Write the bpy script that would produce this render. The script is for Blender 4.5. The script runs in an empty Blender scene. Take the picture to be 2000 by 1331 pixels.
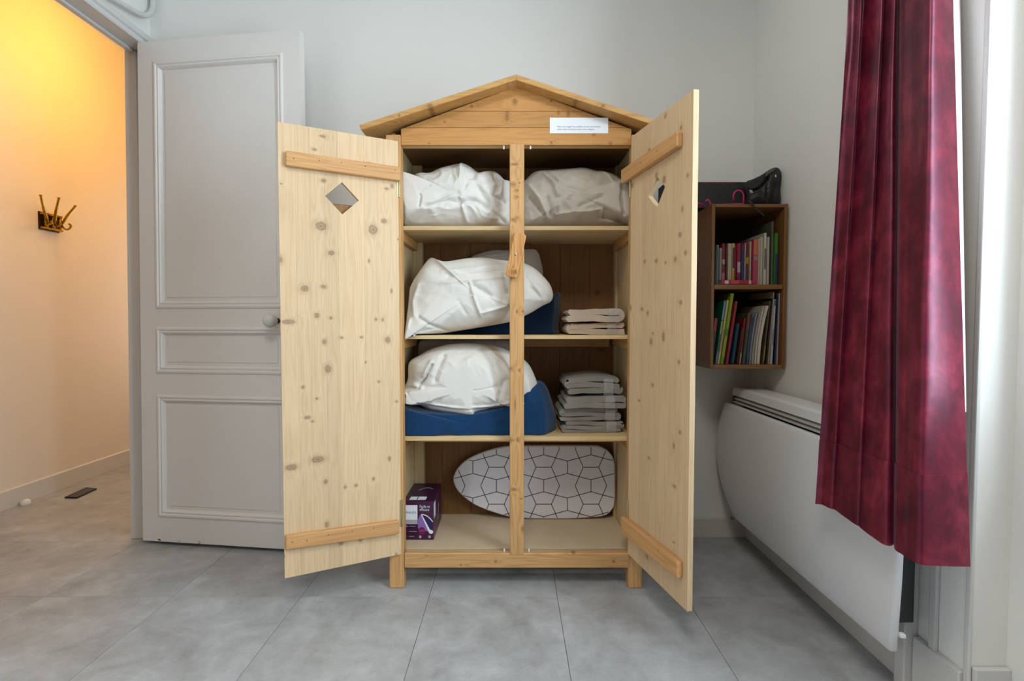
import bpy, bmesh, math, random
from mathutils import Vector, Matrix, noise
random.seed(7)
SC = bpy.context.scene
C = SC.collection
PI = math.pi

# ------------------------------------------------------------------ camera
CAM_H, PITCH, FOC = 1.008, math.radians(2.1), 1000.0
cd = bpy.data.cameras.new('camera'); cd.sensor_width = 36.0; cd.sensor_fit = 'HORIZONTAL'; cd.lens = 18.0
cd.clip_start = 0.02
cam = bpy.data.objects.new('camera', cd); C.objects.link(cam)
cam.location = (0, 0, CAM_H); cam.rotation_euler = (PI/2 - PITCH, 0, 0)
SC.camera = cam

# ------------------------------------------------------------------ world, lights, exposure
w = bpy.data.worlds.new('daylight_sky'); SC.world = w; w.use_nodes = True
bg = w.node_tree.nodes['Background']; bg.inputs[0].default_value = (0.78, 0.89, 1.0, 1); bg.inputs[1].default_value = 1.2

def area(name, loc, rot, sx, sy, power, col, spread=180):
    l = bpy.data.lights.new(name, 'AREA'); l.shape = 'RECTANGLE'; l.size = sx; l.size_y = sy
    l.energy = power; l.color = col; l.spread = math.radians(spread)
    o = bpy.data.objects.new(name, l); C.objects.link(o); o.location = loc; o.rotation_euler = rot
    return o
# daylight entering through the window in the right wall (out of frame), an added fill light under the ceiling, daylight at the far end of the hall
area('window_daylight', (1.42, 0.45, 1.55), (0, math.radians(90), 0), 1.7, 1.15, 80, (0.72, 0.89, 1.0))
area('ceiling_fill_light', (-0.15, -0.1, 2.80), (0, 0, 0), 0.7, 0.7, 26, (1.0, 0.92, 0.82))
area('hall_daylight', (-2.28, 4.34, 1.3), (math.radians(-90), 0, 0), 0.7, 1.5, 5.5, (1.0, 0.92, 0.88))

SC.view_settings.view_transform = 'Standard'; SC.view_settings.look = 'None'
SC.view_settings.gamma = 1.0; SC.view_settings.exposure = 0.12
SC.view_settings.use_curve_mapping = False

# ------------------------------------------------------------------ geometry of the photograph
SP, CP = math.sin(PITCH), math.cos(PITCH)
CAM = Vector((0, 0, CAM_H))
def ray(x, y):
    a = (x - 1000.0)/FOC; b = (665.5 - y)/FOC
    return Vector((a, CP + b*SP, b*CP - SP))
def PY(x, y, Y):
    d = ray(x, y); return CAM + d*(Y/d.y)
def PX(x, y, X):
    d = ray(x, y); return CAM + d*(X/d.x)
def PZ(x, y, Z):
    d = ray(x, y); return CAM + d*((Z - CAM_H)/d.z)
def PP(x, y, pt, n):
    d = ray(x, y); t = (pt - CAM).dot(n)/d.dot(n); return CAM + d*t
def lerp(a, b, t): return a + (b - a)*t

# ------------------------------------------------------------------ objects
def tag(o, label=None, cat=None, group=None, kind=None):
    if label: o['label'] = label
    if cat: o['category'] = cat
    if group: o['group'] = group
    if kind: o['kind'] = kind
    return o
def root(name, loc, label=None, cat=None, group=None, kind=None, parent=None, rotz=0):
    o = bpy.data.objects.new(name, None); C.objects.link(o); o.empty_display_size = 0.05
    o.location = loc; o.rotation_euler = (0, 0, rotz)
    if parent: o.parent = parent
    return tag(o, label, cat, group, kind)
def off(o):
    v = Vector((0, 0, 0))
    while o is not None:
        v += o.location; o = o.parent
    return v
def make(name, bm, mats, parent=None, smooth=False, local=False, origin=None, auto=None):
    """link one mesh object; world-space vertices are shifted to the parent's frame (or origin) unless local"""
    if not local:
        s = off(parent) if parent else (Vector(origin) if origin else Vector((0, 0, 0)))
        if s.length: bmesh.ops.translate(bm, verts=bm.verts, vec=-s)
    bmesh.ops.recalc_face_normals(bm, faces=bm.faces)
    me = bpy.data.meshes.new(name); bm.to_mesh(me); bm.free()
    for m in (mats if isinstance(mats, (list, tuple)) else [mats]): me.materials.append(m)
    if smooth: me.shade_smooth()
    if auto: me.set_sharp_from_angle(angle=math.radians(auto))
    o = bpy.data.objects.new(name, me); C.objects.link(o)
    if parent: o.parent = parent
    elif origin and not local: o.location = origin
    return o
def struct(name, bm, mat, **k):
    return tag(make(name, bm, mat, **k), kind='structure')
def NB(): return bmesh.new()
def box(bm, x0, x1, y0, y1, z0, z1, bev=0.0, seg=2):
    b = bmesh.new() if bev else bm
    vs = [b.verts.new((x, y, z)) for x in (x0, x1) for y in (y0, y1) for z in (z0, z1)]
    for f in ((0,1,3,2),(4,6,7,5),(0,4,5,1),(2,3,7,6),(0,2,6,4),(1,5,7,3)):
        b.faces.new([vs[i] for i in f])
    if bev:
        bmesh.ops.recalc_face_normals(b, faces=b.faces)
        bmesh.ops.bevel(b, geom=b.edges[:], offset=bev, segments=seg, affect='EDGES', profile=0.5)
        join(bm, b); b.free()
    return bm
def join(dst, src):
    mp = {v: dst.verts.new(v.co) for v in src.verts}
    for f in src.faces:
        try:
            nf = dst.faces.new([mp[v] for v in f.verts]); nf.material_index = f.material_index; nf.smooth = f.smooth
        except ValueError: pass
def prism(bm, pts, vec, mi=0):
    """polygon pts (3d) extruded along vec"""
    vec = Vector(vec)
    a = [bm.verts.new(p) for p in pts]; b = [bm.verts.new(Vector(p) + vec) for p in pts]
    n = len(a)
    fs = [bm.faces.new(a), bm.faces.new(list(reversed(b)))]
    for i in range(n):
        fs.append(bm.faces.new((a[i], b[i], b[(i+1) % n], a[(i+1) % n])))
    for f in fs: f.material_index = mi
    return bm
def bevel_all(bm, o, seg=2):
    bmesh.ops.recalc_face_normals(bm, faces=bm.faces)
    bmesh.ops.bevel(bm, geom=bm.edges[:], offset=o, segments=seg, affect='EDGES', profile=0.5)
    return bm
def tube(bm, pts, r, n=8, closed=False, cap=True, flat=None):
    pts = [Vector(p) for p in pts]; N = len(pts); rings = []
    up = None
    for i, p in enumerate(pts):
        if closed: t = pts[(i+1) % N] - pts[i-1]
        else: t = pts[min(i+1, N-1)] - pts[max(i-1, 0)]
        t.normalize()
        if up is None:
            up = Vector((0, 0, 1)) if abs(t.z) < 0.9 else Vector((1, 0, 0))
        s = t.cross(up).normalized(); up = s.cross(t).normalized()
        rr = r[i] if isinstance(r, (list, tuple)) else r
        k = flat if flat else 1.0
        rings.append([bm.verts.new(p + s*rr*math.cos(a) + up*rr*k*math.sin(a)) for a in [2*PI*j/n for j in range(n)]])
    M = N if closed else N-1
    for i in range(M):
        A, B = rings[i], rings[(i+1) % N]
        for j in range(n): bm.faces.new((A[j], A[(j+1) % n], B[(j+1) % n], B[j]))
    if cap and not closed:
        bm.faces.new(rings[0][::-1]); bm.faces.new(rings[-1])
    return bm
def spline(pts, n=8):
    """Catmull-Rom through pts"""
    P = [Vector(p) for p in pts]; out = []
    for i in range(len(P)-1):
        p0 = P[max(i-1, 0)]; p1 = P[i]; p2 = P[i+1]; p3 = P[min(i+2, len(P)-1)]
        for k in range(n):
            t = k/n
            out.append(0.5*((2*p1) + (p2-p0)*t + (2*p0-5*p1+4*p2-p3)*t*t + (3*p1-p0-3*p2+p3)*t**3))
    out.append(P[-1]); return out
def lathe(bm, prof, origin, axis, n=20):
    axis = Vector(axis).normalized(); origin = Vector(origin)
    u = axis.orthogonal().normalized(); v = axis.cross(u)
    rings = []
    for r, h in prof:
        rings.append([bm.verts.new(origin + axis*h + (u*math.cos(2*PI*j/n) + v*math.sin(2*PI*j/n))*max(r, 1e-5)) for j in range(n)])
    for A, B in zip(rings, rings[1:]):
        for j in range(n): bm.faces.new((A[j], A[(j+1) % n], B[(j+1) % n], B[j]))
    bm.faces.new(rings[0][::-1]); bm.faces.new(rings[-1])
    return bm
def grid_plate(bm, us, vs, holes, f0, f1):
    """cells of a u x v grid without the holes, as one closed solid; f0/f1 map (u,v) to front / back points"""
    nu, nv = len(us), len(vs)
    A = {}; B = {}
    def g(D, f, i, j):
        if (i, j) not in D: D[(i, j)] = bm.verts.new(f(us[i], vs[j]))
        return D[(i, j)]
    solid = {(i, j) for i in range(nu-1) for j in range(nv-1)} - set(holes)
    for i, j in solid:
        bm.faces.new([g(A, f0, *c) for c in ((i,j),(i+1,j),(i+1,j+1),(i,j+1))])
        bm.faces.new([g(B, f1, *c) for c in ((i,j+1),(i+1,j+1),(i+1,j),(i,j))])
        for (di, dj, c1, c2) in ((-1,0,(i,j),(i,j+1)),(1,0,(i+1,j),(i+1,j+1)),(0,-1,(i,j),(i+1,j)),(0,1,(i,j+1),(i+1,j+1))):
            if (i+di, j+dj) not in solid:
                bm.faces.new((g(A,f0,*c1), g(A,f0,*c2), g(B,f1,*c2), g(B,f1,*c1)))
    return bm
def ring_frame(bm, u0, u1, v0, v1, prof, f):
    """mitred moulding inside the rectangle; prof = [(inset, height)], f(u,v,h) -> point"""
    loops = []
    for ins, h in prof:
        loops.append([bm.verts.new(f(u, v, h)) for u, v in ((u0+ins, v0+ins), (u1-ins, v0+ins), (u1-ins, v1-ins), (u0+ins, v1-ins))])
    L = len(loops)
    for i in range(L):
        A, B = loops[i], loops[(i+1) % L]
        for j in range(4): bm.faces.new((A[j], A[(j+1) % 4], B[(j+1) % 4], B[j]))
    return bm
def text_bm(body, size, fn, align='LEFT', mi=0, yscale=1.0, cut=None):
    """flat print: text outline filled, each vertex (x,y) mapped through fn to 3d"""
    cu = bpy.data.curves.new('print', 'FONT'); cu.body = body; cu.size = size; cu.align_x = align; cu.resolution_u = 3
    o = bpy.data.objects.new('print', cu); C.objects.link(o)
    me = o.to_mesh(); bm = bmesh.new(); bm.from_mesh(me); o.to_mesh_clear()
    bpy.data.objects.remove(o); bpy.data.curves.remove(cu)
    if cut is not None:
        bmesh.ops.bisect_plane(bm, geom=bm.verts[:]+bm.edges[:]+bm.faces[:], plane_co=(0, cut, 0), plane_no=(0, 1, 0), clear_outer=True)
    for v in bm.verts: v.co = fn(v.co.x, v.co.y*yscale)
    for f in bm.faces: f.material_index = mi
    return bm

# ------------------------------------------------------------------ materials
def s2l(c): return c/12.92 if c <= 0.04045 else ((c+0.055)/1.055)**2.4
def col(r, g=None, b=None):
    if isinstance(r, str): r, g, b = (int(r[i:i+2], 16) for i in (0, 2, 4))
    return (s2l(r/255), s2l(g/255), s2l(b/255), 1.0)
class NT:
    def __init__(s, name):
        s.m = bpy.data.materials.new(name); s.m.use_nodes = True; s.t = s.m.node_tree
        s.b = s.t.nodes['Principled BSDF']
    def n(s, typ, props=None, **ins):
        nd = s.t.nodes.new(typ)
        for k, v in (props or {}).items(): setattr(nd, k, v)
        for k, v in ins.items():
            key = int(k[1:]) if k[0] == '_' else k
            if hasattr(v, 'is_linked') or hasattr(v, 'links'): s.t.links.new(v, nd.inputs[key])
            else: nd.inputs[key].default_value = v
        return nd
    def link(s, a, b): s.t.links.new(a, b)
    def math(s, op, a, b=None, c=None, clamp=False):
        nd = s.t.nodes.new('ShaderNodeMath'); nd.operation = op; nd.use_clamp = clamp
        for i, v in enumerate((a, b, c)):
            if v is None: continue
            if hasattr(v, 'links'): s.link(v, nd.inputs[i])
            else: nd.inputs[i].default_value = v
        return nd.outputs[0]
    def vmath(s, op, a, b=None):
        nd = s.t.nodes.new('ShaderNodeVectorMath'); nd.operation = op
        for i, v in enumerate((a, b)):
            if v is None: continue
            if hasattr(v, 'links'): s.link(v, nd.inputs[i])
            else: nd.inputs[i].default_value = v
        return nd.outputs['Value'] if op in ('LENGTH', 'DISTANCE', 'DOT_PRODUCT') else nd.outputs[0]
    def mix(s, fac, a, b, blend='MIX'):
        nd = s.t.nodes.new('ShaderNodeMix'); nd.data_type = 'RGBA'; nd.blend_type = blend
        for k, v in ((0, fac), (6, a), (7, b)):
            if hasattr(v, 'links'): s.link(v, nd.inputs[k])
            else: nd.inputs[k].default_value = v
        return nd.outputs[2]
    def ramp(s, fac, stops):
        nd = s.t.nodes.new('ShaderNodeValToRGB'); e = nd.color_ramp.elements
        while len(e) < len(stops): e.new(0.5)
        for el, (p, c) in zip(e, stops):
            el.position = p; el.color = c if len(c) == 4 else (*c, 1)
        s.link(fac, nd.inputs[0]); return nd.outputs[0]
    def noise(s, vec, scale, detail=3, rough=0.55, dist=0.0):
        nd = s.n('ShaderNodeTexNoise', Vector=vec, Scale=scale, Detail=detail, Roughness=rough, Distortion=dist)
        return nd.outputs[0]
    def bump(s, h, strength=0.2, dist=0.002):
        nd = s.n('ShaderNodeBump', Strength=strength, Distance=dist); s.link(h, nd.inputs['Height'])
        s.link(nd.outputs[0], s.b.inputs['Normal'])
    def objco(s): return s.t.nodes.new('ShaderNodeTexCoord').outputs['Object']
    def worldco(s): return s.t.nodes.new('ShaderNodeNewGeometry').outputs['Position']
    def set(s, **k):
        for a, v in k.items():
            a = {'color': 'Base Color', 'rough': 'Roughness', 'metal': 'Metallic', 'spec': 'Specular IOR Level', 'sheen': 'Sheen Weight', 'alpha': 'Alpha', 'trans': 'Transmission Weight', 'coat': 'Coat Weight'}.get(a, a)
            if hasattr(v, 'links'): s.link(v, s.b.inputs[a])
            else: s.b.inputs[a].default_value = v
        return s.m
def plain(name, c, rough=0.5, metal=0.0, var=0.06, scale=30, spec=0.5, bump=0.0):
    t = NT(name); v = t.noise(t.objco(), scale, 3)
    dark = tuple(x*(1-var*2) for x in c[:3]) + (1,)
    t.set(color=t.mix(v, dark, tuple(min(1, x*(1+var)) for x in c[:3]) + (1,)), rough=rough, metal=metal, spec=spec)
    if bump: t.bump(v, bump, 0.001)
    return t.m
def paint(name, c, rough=0.55, scale=2.2, var=0.03, bump=0.05):
    t = NT(name); p = t.worldco()
    a = t.noise(p, scale, 4); b = t.noise(p, 160, 2)
    d = tuple(x*(1-var*2) for x in c[:3]) + (1,)
    t.set(color=t.mix(a, d, c), rough=rough, spec=0.35)
    t.bump(b, bump, 0.0015); return t.m
def wood(name, base, dark, axis='z', knots=(), scale=1.0, knotcol=col(92, 62, 36), var=0.07, rough=0.5, line=0.5, plane='xz', seed=0.0, streak=1.0):
    """pine: long grain along axis, ring lines, and the knots listed as (u, v, ru, rv) in object space"""
    t = NT(name); p = t.objco()
    ax = 'xyz'.index(axis)
    sc = [26*scale]*3; sc[ax] = 1.1*scale
    d = None
    pu, pv = 'xyz'.index(plane[0]), 'xyz'.index(plane[1])
    for (u, v, ru, rv) in knots:
        c = [0, 0, 0]; c[pu] = u; c[pv] = v
        k = [0, 0, 0]; k[pu] = 1/ru; k[pv] = 1/rv
        q = t.vmath('LENGTH', t.vmath('MULTIPLY', t.vmath('SUBTRACT', p, tuple(c)), tuple(k)))
        d = q if d is None else t.math('MINIMUM', d, q)
    info = t.t.nodes.new('ShaderNodeObjectInfo').outputs['Random']
    sh = t.vmath('ADD', p, t.n('ShaderNodeCombineXYZ', X=t.math('MULTIPLY', info, 7.3), Y=t.math('MULTIPLY', info, 3.1), Z=t.math('ADD', t.math('MULTIPLY', info, 5.7), seed)).outputs[0])
    g = t.noise(t.vmath('MULTIPLY', sh, tuple(sc)), 1.0, 2, 0.5, 0.25)
    ph = t.math('MULTIPLY', g, 9.0)
    if d is not None:
        ph = t.math('ADD', ph, t.math('MULTIPLY', t.math('POWER', 2.718, t.math('MULTIPLY', d, -0.55)), 1.6))
    ring = t.math('PINGPONG', ph, 0.5)
    ring = t.math('POWER', t.math('MULTIPLY', ring, 2.0), 2.2)
    sc2 = [90*scale]*3; sc2[ax] = 2.0
    fine = t.noise(t.vmath('MULTIPLY', sh, tuple(sc2)), 1.0, 3, 0.6)
    cloud = t.noise(sh, 5, 2)
    c1 = t.mix(t.math('MULTIPLY', ring, line*streak), base, dark)
    c1 = t.mix(t.math('MULTIPLY', t.math('SUBTRACT', fine, 0.35, clamp=True), 0.55*streak), c1, dark)
    hsv = t.n('ShaderNodeHueSaturation', Color=c1, Value=t.math('ADD', t.math('MULTIPLY', t.math('SUBTRACT', info, 0.5), var*2), t.math('ADD', 0.93, t.math('MULTIPLY', cloud, 0.14))))
    c2 = hsv.outputs[0]
    if d is not None:
        jit = t.noise(p, 160, 2)
        dd = t.math('ADD', d, t.math('MULTIPLY', t.math('SUBTRACT', jit, 0.5), 0.7))
        fac = t.ramp(t.math('MULTIPLY', dd, 0.4), [(0.0, (0.78,)*3), (0.10, (0.50,)*3), (0.22, (0.46,)*3), (0.33, (0.62,)*3), (0.44, (0.18,)*3), (0.75, (0.05,)*3), (1.0, (0,)*3)])
        c2 = t.mix(fac, c2, knotcol)
    t.set(color=c2, rough=rough, spec=0.35)
    t.bump(ring, 0.08, 0.0006)
    return t.m
def fabric(name, c, c2, weave=700, rough=0.85, bump=0.15, cloud=6, sheen=0.2):
    t = NT(name); p = t.objco()
    a = t.noise(p, cloud, 4); f = t.noise(p, weave, 1)
    t.set(color=t.mix(a, c2, c), rough=rough, spec=0.2, sheen=sheen)
    t.bump(f, bump, 0.0006); return t.m

M = {}
M['wall'] = paint('white_wall_paint', col(240, 238, 234))
M['farwall'] = paint('bounce_cutting_wall', col(120, 112, 104))  # unseen front wall, darkened to cut bounce light into the wardrobe
M['hall'] = paint('hall_wall_paint', col(236, 224, 208))
M['ceil'] = paint('ceiling_paint', col(232, 231, 228))
M['trim'] = paint('grey_white_gloss_paint', col(216, 214, 212), rough=0.32, bump=0.03)
M['base'] = paint('baseboard_paint', col(214, 210, 204), rough=0.38, bump=0.03)
def door_paint():
    t = NT('door_paint'); p = t.worldco()
    a = t.noise(p, 3, 4); b = t.noise(p, 120, 2)
    c = t.mix(a, col(226, 221, 217), col(236, 232, 229))
    # scuffed paint low down on the door: dark chips along the bottom edge
    z = t.n('ShaderNodeSeparateXYZ', _0=p).outputs[2]
    chip = t.math('MULTIPLY', t.math('GREATER_THAN', t.noise(p, 42, 3), 0.66), t.math('LESS_THAN', z, t.math('ADD', 0.016, t.math('MULTIPLY', t.noise(p, 9, 2), 0.03))))
    t.set(color=t.mix(chip, c, col(70, 52, 42)), rough=0.34, spec=0.45); t.bump(b, 0.03, 0.001); return t.m
M['door'] = door_paint()
def tile_mat():
    t = NT('grey_vinyl_tile'); p = t.worldco()
    info = t.t.nodes.new('ShaderNodeObjectInfo').outputs['Random']
    q = t.vmath('ADD', p, t.n('ShaderNodeCombineXYZ', X=t.math('MULTIPLY', info, 11.0), Y=t.math('MULTIPLY', info, 5.0), Z=0.0).outputs[0])
    a = t.noise(q, 5.5, 5, 0.62, 0.4); b = t.noise(q, 22, 4, 0.6); c = t.noise(q, 90, 3)
    m = t.math('ADD', t.math('MULTIPLY', a, 0.6), t.math('ADD', t.math('MULTIPLY', b, 0.28), t.math('MULTIPLY', c, 0.12)))
    cc = t.ramp(m, [(0.30, col(142, 142, 142)), (0.43, col(160, 161, 163)), (0.56, col(175, 177, 180)), (0.70, col(194, 196, 200))])
    t.set(color=cc, rough=t.math('ADD', 0.36, t.math('MULTIPLY', b, 0.22)), spec=0.4); t.bump(c, 0.06, 0.0008); return t.m
M['tile'] = tile_mat()
M['joint'] = plain('dark_tile_joint', col(112, 108, 102), 0.8)
M['black'] = plain('black_plastic', col(24, 23, 24), 0.42)
M['blackbox'] = plain('black_card', col(40, 40, 42), 0.55, var=0.05)
M['leather'] = plain('black_leather', col(30, 29, 29), 0.5, scale=140, bump=0.25)
M['leathertan'] = plain('worn_leather_edge', col(96, 80, 66), 0.5)
M['chrome'] = plain('chrome', col(215, 215, 215), 0.18, 1.0, var=0.02)
M['steel'] = plain('zinc_screw', col(150, 150, 148), 0.35, 0.9)
M['nailhead'] = plain('dark_nail', col(60, 46, 36), 0.6)
M['brass'] = plain('old_brass', col(186, 142, 34), 0.26, 0.85, var=0.15, scale=60)
M['brassdark'] = plain('tarnished_brass', col(86, 58, 20), 0.35, 0.7, var=0.25, scale=70)
M['hinge'] = plain('brass_hinge', col(196, 180, 134), 0.35, 0.8)
M['pink'] = plain('pink_plastic', col(196, 24, 104), 0.35)
M['pinkprint'] = plain('pink_print', col(170, 30, 84), 0.5)
M['paper'] = plain('white_paper', col(236, 240, 248), 0.6, var=0.01)
M['ink'] = plain('grey_ink', col(84, 90, 100), 0.6)
M['whiteplastic'] = plain('white_plastic', col(232, 232, 230), 0.35, var=0.02)
M['radiator'] = paint('radiator_enamel', col(226, 226, 228), rough=0.3, bump=0.01)
M['radiatordark'] = plain('radiator_shadow_grey', col(62, 62, 64), 0.5)
M['louver'] = plain('radiator_louver_grey', col(186, 182, 178), 0.4)
M['porcelain'] = plain('porcelain', col(214, 214, 206), 0.14, var=0.02)
M['sheet'] = fabric('white_cotton', col(228, 225, 220), col(214, 210, 203), rough=0.8)
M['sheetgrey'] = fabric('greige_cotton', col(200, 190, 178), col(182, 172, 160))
M['blue'] = fabric('deep_blue_cotton', col(12, 62, 104), col(8, 48, 86), weave=500, cloud=10)
M['bluedark'] = fabric('navy_cotton', col(6, 38, 66), col(4, 30, 54), weave=500, cloud=10)
M['beige'] = fabric('beige_fleece', col(206, 190, 174), col(188, 172, 156), weave=260, bump=0.5)
M['greyfleece'] = fabric('grey_fleece', col(148, 144, 136), col(122, 118, 112), weave=240, bump=0.5)
def clear_mat():
    t = NT('clear_wrap'); 
    t.set(color=col(225, 226, 230), rough=0.1, alpha=0.26, spec=1.0)
    t.bump(t.noise(t.objco(), 90, 3), 0.9, 0.006); return t.m
M['wrap'] = clear_mat()

LEFTK = [(630,266.5,6,3.5),(614,292,4,3),(632,353,5,4),(755,368.7,4,3),(766,363.8,3,4),(627,442,11,9),(728.5,448.7,9,10),(750,432,5,5),(718.7,319,5,3),(549.4,359,2.5,2),(778,467.7,2,2),
 (647.4,494.4,6,5),(595,564,8,6),(631.8,560.4,5,4),(619,616.5,5,5),(646.4,621.4,3,3),(563.4,629,13,4.5),(734.3,624.3,2.5,2.5),(747.6,625,2.5,3),(667.3,660,3,2.5),(706,659,3,2.5),(757,664.3,5.5,5.5),(640.6,721,6,7),(714,708,2,2),(721,510,2,3.5),(764.6,568.6,2,4.5),(633.8,668,4,5),(549,508,3,6),
 (591.7,757,3,3),(618.5,779,3,2),(600.4,816,6,2.5),(610,823.4,2.5,2),(620.7,898,12,4.5),(569,913.5,11,4.5),(636,941.6,4,4),(674.4,952,3,2.5),(696,948.7,3,2.5),(729.6,936,2.5,2.5),(760.6,896.4,3,4),(740,746,2,2),(775,784.6,2,2),(638,1025,4,5),(666,1062,4,2.5),(703.8,1055,3.5,3),(554,1088,3,3),(774,1083,2,2)]
RIGHTK = [(1328,459,2.5,4),(1339,494,2.5,4),(1318.7,507,2.5,4.5),(1281.7,510,2.5,4),(1300,513,1.5,3),(1329.6,591.4,2.5,4),(1253.6,604,2.5,3),(1264.8,612,2,4),(1295.5,658,2.5,9),(1271.7,668,2.5,6),(1275,651.6,1.5,2.5),(1326,708,2.2,4),(1274.7,753,2.2,4),(1248,783,2.5,3),(1328,845,2.5,5),(1316,871,2,6),(1259,511,2,3),(1231,602,2,5),
 (1267,895,2.2,4),(1317,950.5,3,4.5),(1316,1060,2,3.5),(1263.5,1088,2.5,6),(1275,1085.6,2,3.5),(1302,1111,1.8,3),(1299.4,226.6,2,3),(1330,249.6,2,3),(1268,293.5,2,2.5),(1282,343,2.5,4),(1297,351,3,6),(1343,342.6,2,3),(1332.6,408.5,2,5),(1234.7,362.5,2,4)]

# ================================================================== SETTING
WX_R, WX_L, WY, HALL_X, CEIL = 1.105, -1.64, 2.371, -2.72, 2.90
YF = -3.0                                   # wall behind the camera
# floor: substrate and vinyl tiles
fl = struct('floor', box(NB(), -2.9, 1.5, -3.1, 4.4, -0.06, -0.0035), M['joint'])
TS, TG = 0.47, 0.0008
tb = NB(); box(tb, TG, TS-TG, TG, TS-TG, -0.0035, 0.0, bev=0.0005, seg=1)
t0 = make('floor_tile', tb, M['tile'], fl, local=True)
first = True
for i in range(-6, 4):
    for j in range(-5, 6):
        x, y = -0.304 + TS*i, 1.842 + TS*j
        if x > 1.25 or x+TS < -2.75 or y > 4.3 or y+TS < -1.9: continue
        o = t0 if first else t0.copy()
        if not first: C.objects.link(o)
        first = False; o.location = (x, y, 0)

def slab(name, mat, *b): return struct(name, box(NB(), *b), mat)
slab('wall_back', M['wall'], -1.73, 1.5, WY, WY+0.14, 0, CEIL)
slab('ceiling', M['ceil'], -2.86, 1.5, YF-0.1, 4.4, CEIL, CEIL+0.1)
slab('wall_front', M['farwall'], -1.73, 1.5, YF-0.12, YF, 0, CEIL)
# left wall with the doorway to the hall
DY0, DY1, DZ = 1.50, 2.362, 2.232
bm = grid_plate(NB(), [YF, DY0, DY1, WY], [0, DZ, CEIL], {(1, 0)}, lambda u, v: (WX_L, u, v), lambda u, v: (-1.73, u, v))
struct('wall_left', bm, M['wall'])
# hall beyond
slab('wall_hall', M['hall'], HALL_X-0.1, HALL_X, 0.2, 4.4, 0, CEIL)
slab('wall_hall_side', M['hall'], -1.73, -1.63, WY+0.14, 4.4, 0, CEIL)
slab('wall_hall_end', M['hall'], HALL_X-0.1, -1.63, 4.4, 4.5, 0, CEIL)
slab('wall_hall_near', M['hall'], HALL_X-0.1, -1.73, 0.1, 0.2, 0, CEIL)
def skirt(name, p0, p1, nrm, h=0.088, th=0.013):
    p0, p1, nrm = Vector(p0), Vector(p1), Vector(nrm)
    pr = [(0, 0), (th, 0), (th, h-0.006), (th-0.006, h), (0, h)]
    bm = NB(); prism(bm, [p0 + nrm*a + Vector((0, 0, b)) for a, b in pr], p1-p0)
    return struct(name, bm, M['base'])
skirt('baseboard_hall', (HALL_X, 0.25, 0.0005), (HALL_X, 4.38, 0.0005), (1, 0, 0), h=0.105)
skirt('baseboard_back', (WX_L+0.02, WY, 0.0005), (WX_R, WY, 0.0005), (0, -1, 0), h=0.092)
skirt('baseboard_right', (WX_R, WY-0.015, 0.0005), (WX_R, 1.402, 0.0005), (-1, 0, 0), h=0.125)
# right wall: solid up to the window niche, then apron, sill zone and the window opening
bm = NB(); box(bm, WX_R, 1.5, 1.205, WY, 0, CEIL); struct('wall_right', bm, M['wall'])
NX = 1.192
bm = grid_plate(NB(), [YF, -0.16, 1.06, 1.205], [0, 0.74, 2.42, CEIL], {(1, 1)}, lambda u, v: (NX, u, v), lambda u, v: (NX+0.13, u, v))
struct('wall_right_window', bm, M['wall'])
# window frame (casement) in the opening: outer frame and sashes, all out of the photograph's view
wf = root('window_1', (NX+0.06, 0.45, 0.74), kind='structure')
bm = NB(); ring_frame(bm, -0.16, 1.06, 0.74, 2.42, [(0, -0.03), (0, 0.03), (0.05, 0.03), (0.05, -0.03)], lambda u, v, h: (NX+0.06-h, u, v)); make('window_frame', bm, M['trim'], wf)
for a, b in ((-0.11, 0.445), (0.455, 1.01)):
    bm = NB(); ring_frame(bm, a, b, 0.79, 2.37, [(0, -0.02), (0, 0.02), (0.055, 0.02), (0.055, -0.02)], lambda u, v, h: (NX+0.06-h, u, v)); make('window_sash', bm, M['trim'], wf)
# plinth on the niche reveal and the boards that case the end of the wall
bm = NB(); box(bm, WX_R+0.001, NX, 1.190, 1.204, 0.0005, 0.178, bev=0.003); struct('baseboard_niche', bm, M['trim'])
bm = NB(); box(bm, 1.068, 1.1045, 1.362, 1.400, 0.0005, CEIL, bev=0.004, seg=2); struct('trim_1', bm, M['trim'])
bm = NB(); box(bm, 1.094, 1.1045, 1.296, 1.318, 0.0005, CEIL, bev=0.003); struct('trim_2', bm, M['trim'])
bm = NB(); box(bm, 1.0955, 1.1045, 1.200, 1.215, 0.0005, CEIL, bev=0.003); struct('trim_3', bm, M['trim'])
bm = NB(); box(bm, 1.088, 1.1045, 1.2165, 1.3605, 0.0005, 0.155, bev=0.003); struct('baseboard_casing', bm, M['trim'])

# doorway lining and head casing
bm = prism(NB(), [(-1.770, DY1-0.021, 0.0005), (-1.690, DY1-0.021, 0.0005), (-1.690, DY1-0.021, DZ-0.006), (-1.738, DY1-0.021, DZ-0.006)], (0, 0.0205, 0)); struct('trim_4', bevel_all(bm, 0.002, 1), M['trim'])
bm = NB(); box(bm, -1.732, -1.638, DY0, DY1, DZ-0.004, DZ+0.02, bev=0.002); struct('trim_5', bm, M['trim'])
pr = [(0, 0.0), (0.014, 0.0), (0.018, 0.006), (0.018, 0.020), (0.026, 0.026), (0.026, 0.040), (0.018, 0.046), (0.018, 0.056), (0.008, 0.062), (0, 0.062)]
bm = NB(); prism(bm, [Vector((WX_L+0.0005+a, 1.42, DZ-0.004+b)) for a, b in pr], (0, WY-1.4205, 0)); struct('trim_6', bm, M['trim'])
bm = NB(); prism(bm, [Vector((WX_L+0.0005+a, DY0-b, 0.001)) for a, b in pr], (0, 0, DZ-0.01)); struct('trim_7', bm, M['trim'])
# stop bead in the head
bm = NB(); box(bm, -1.72, -1.695, DY0, DY1-0.025, DZ-0.016, DZ-0.0045, bev=0.002); struct('trim_8', bm, M['trim'])

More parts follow.
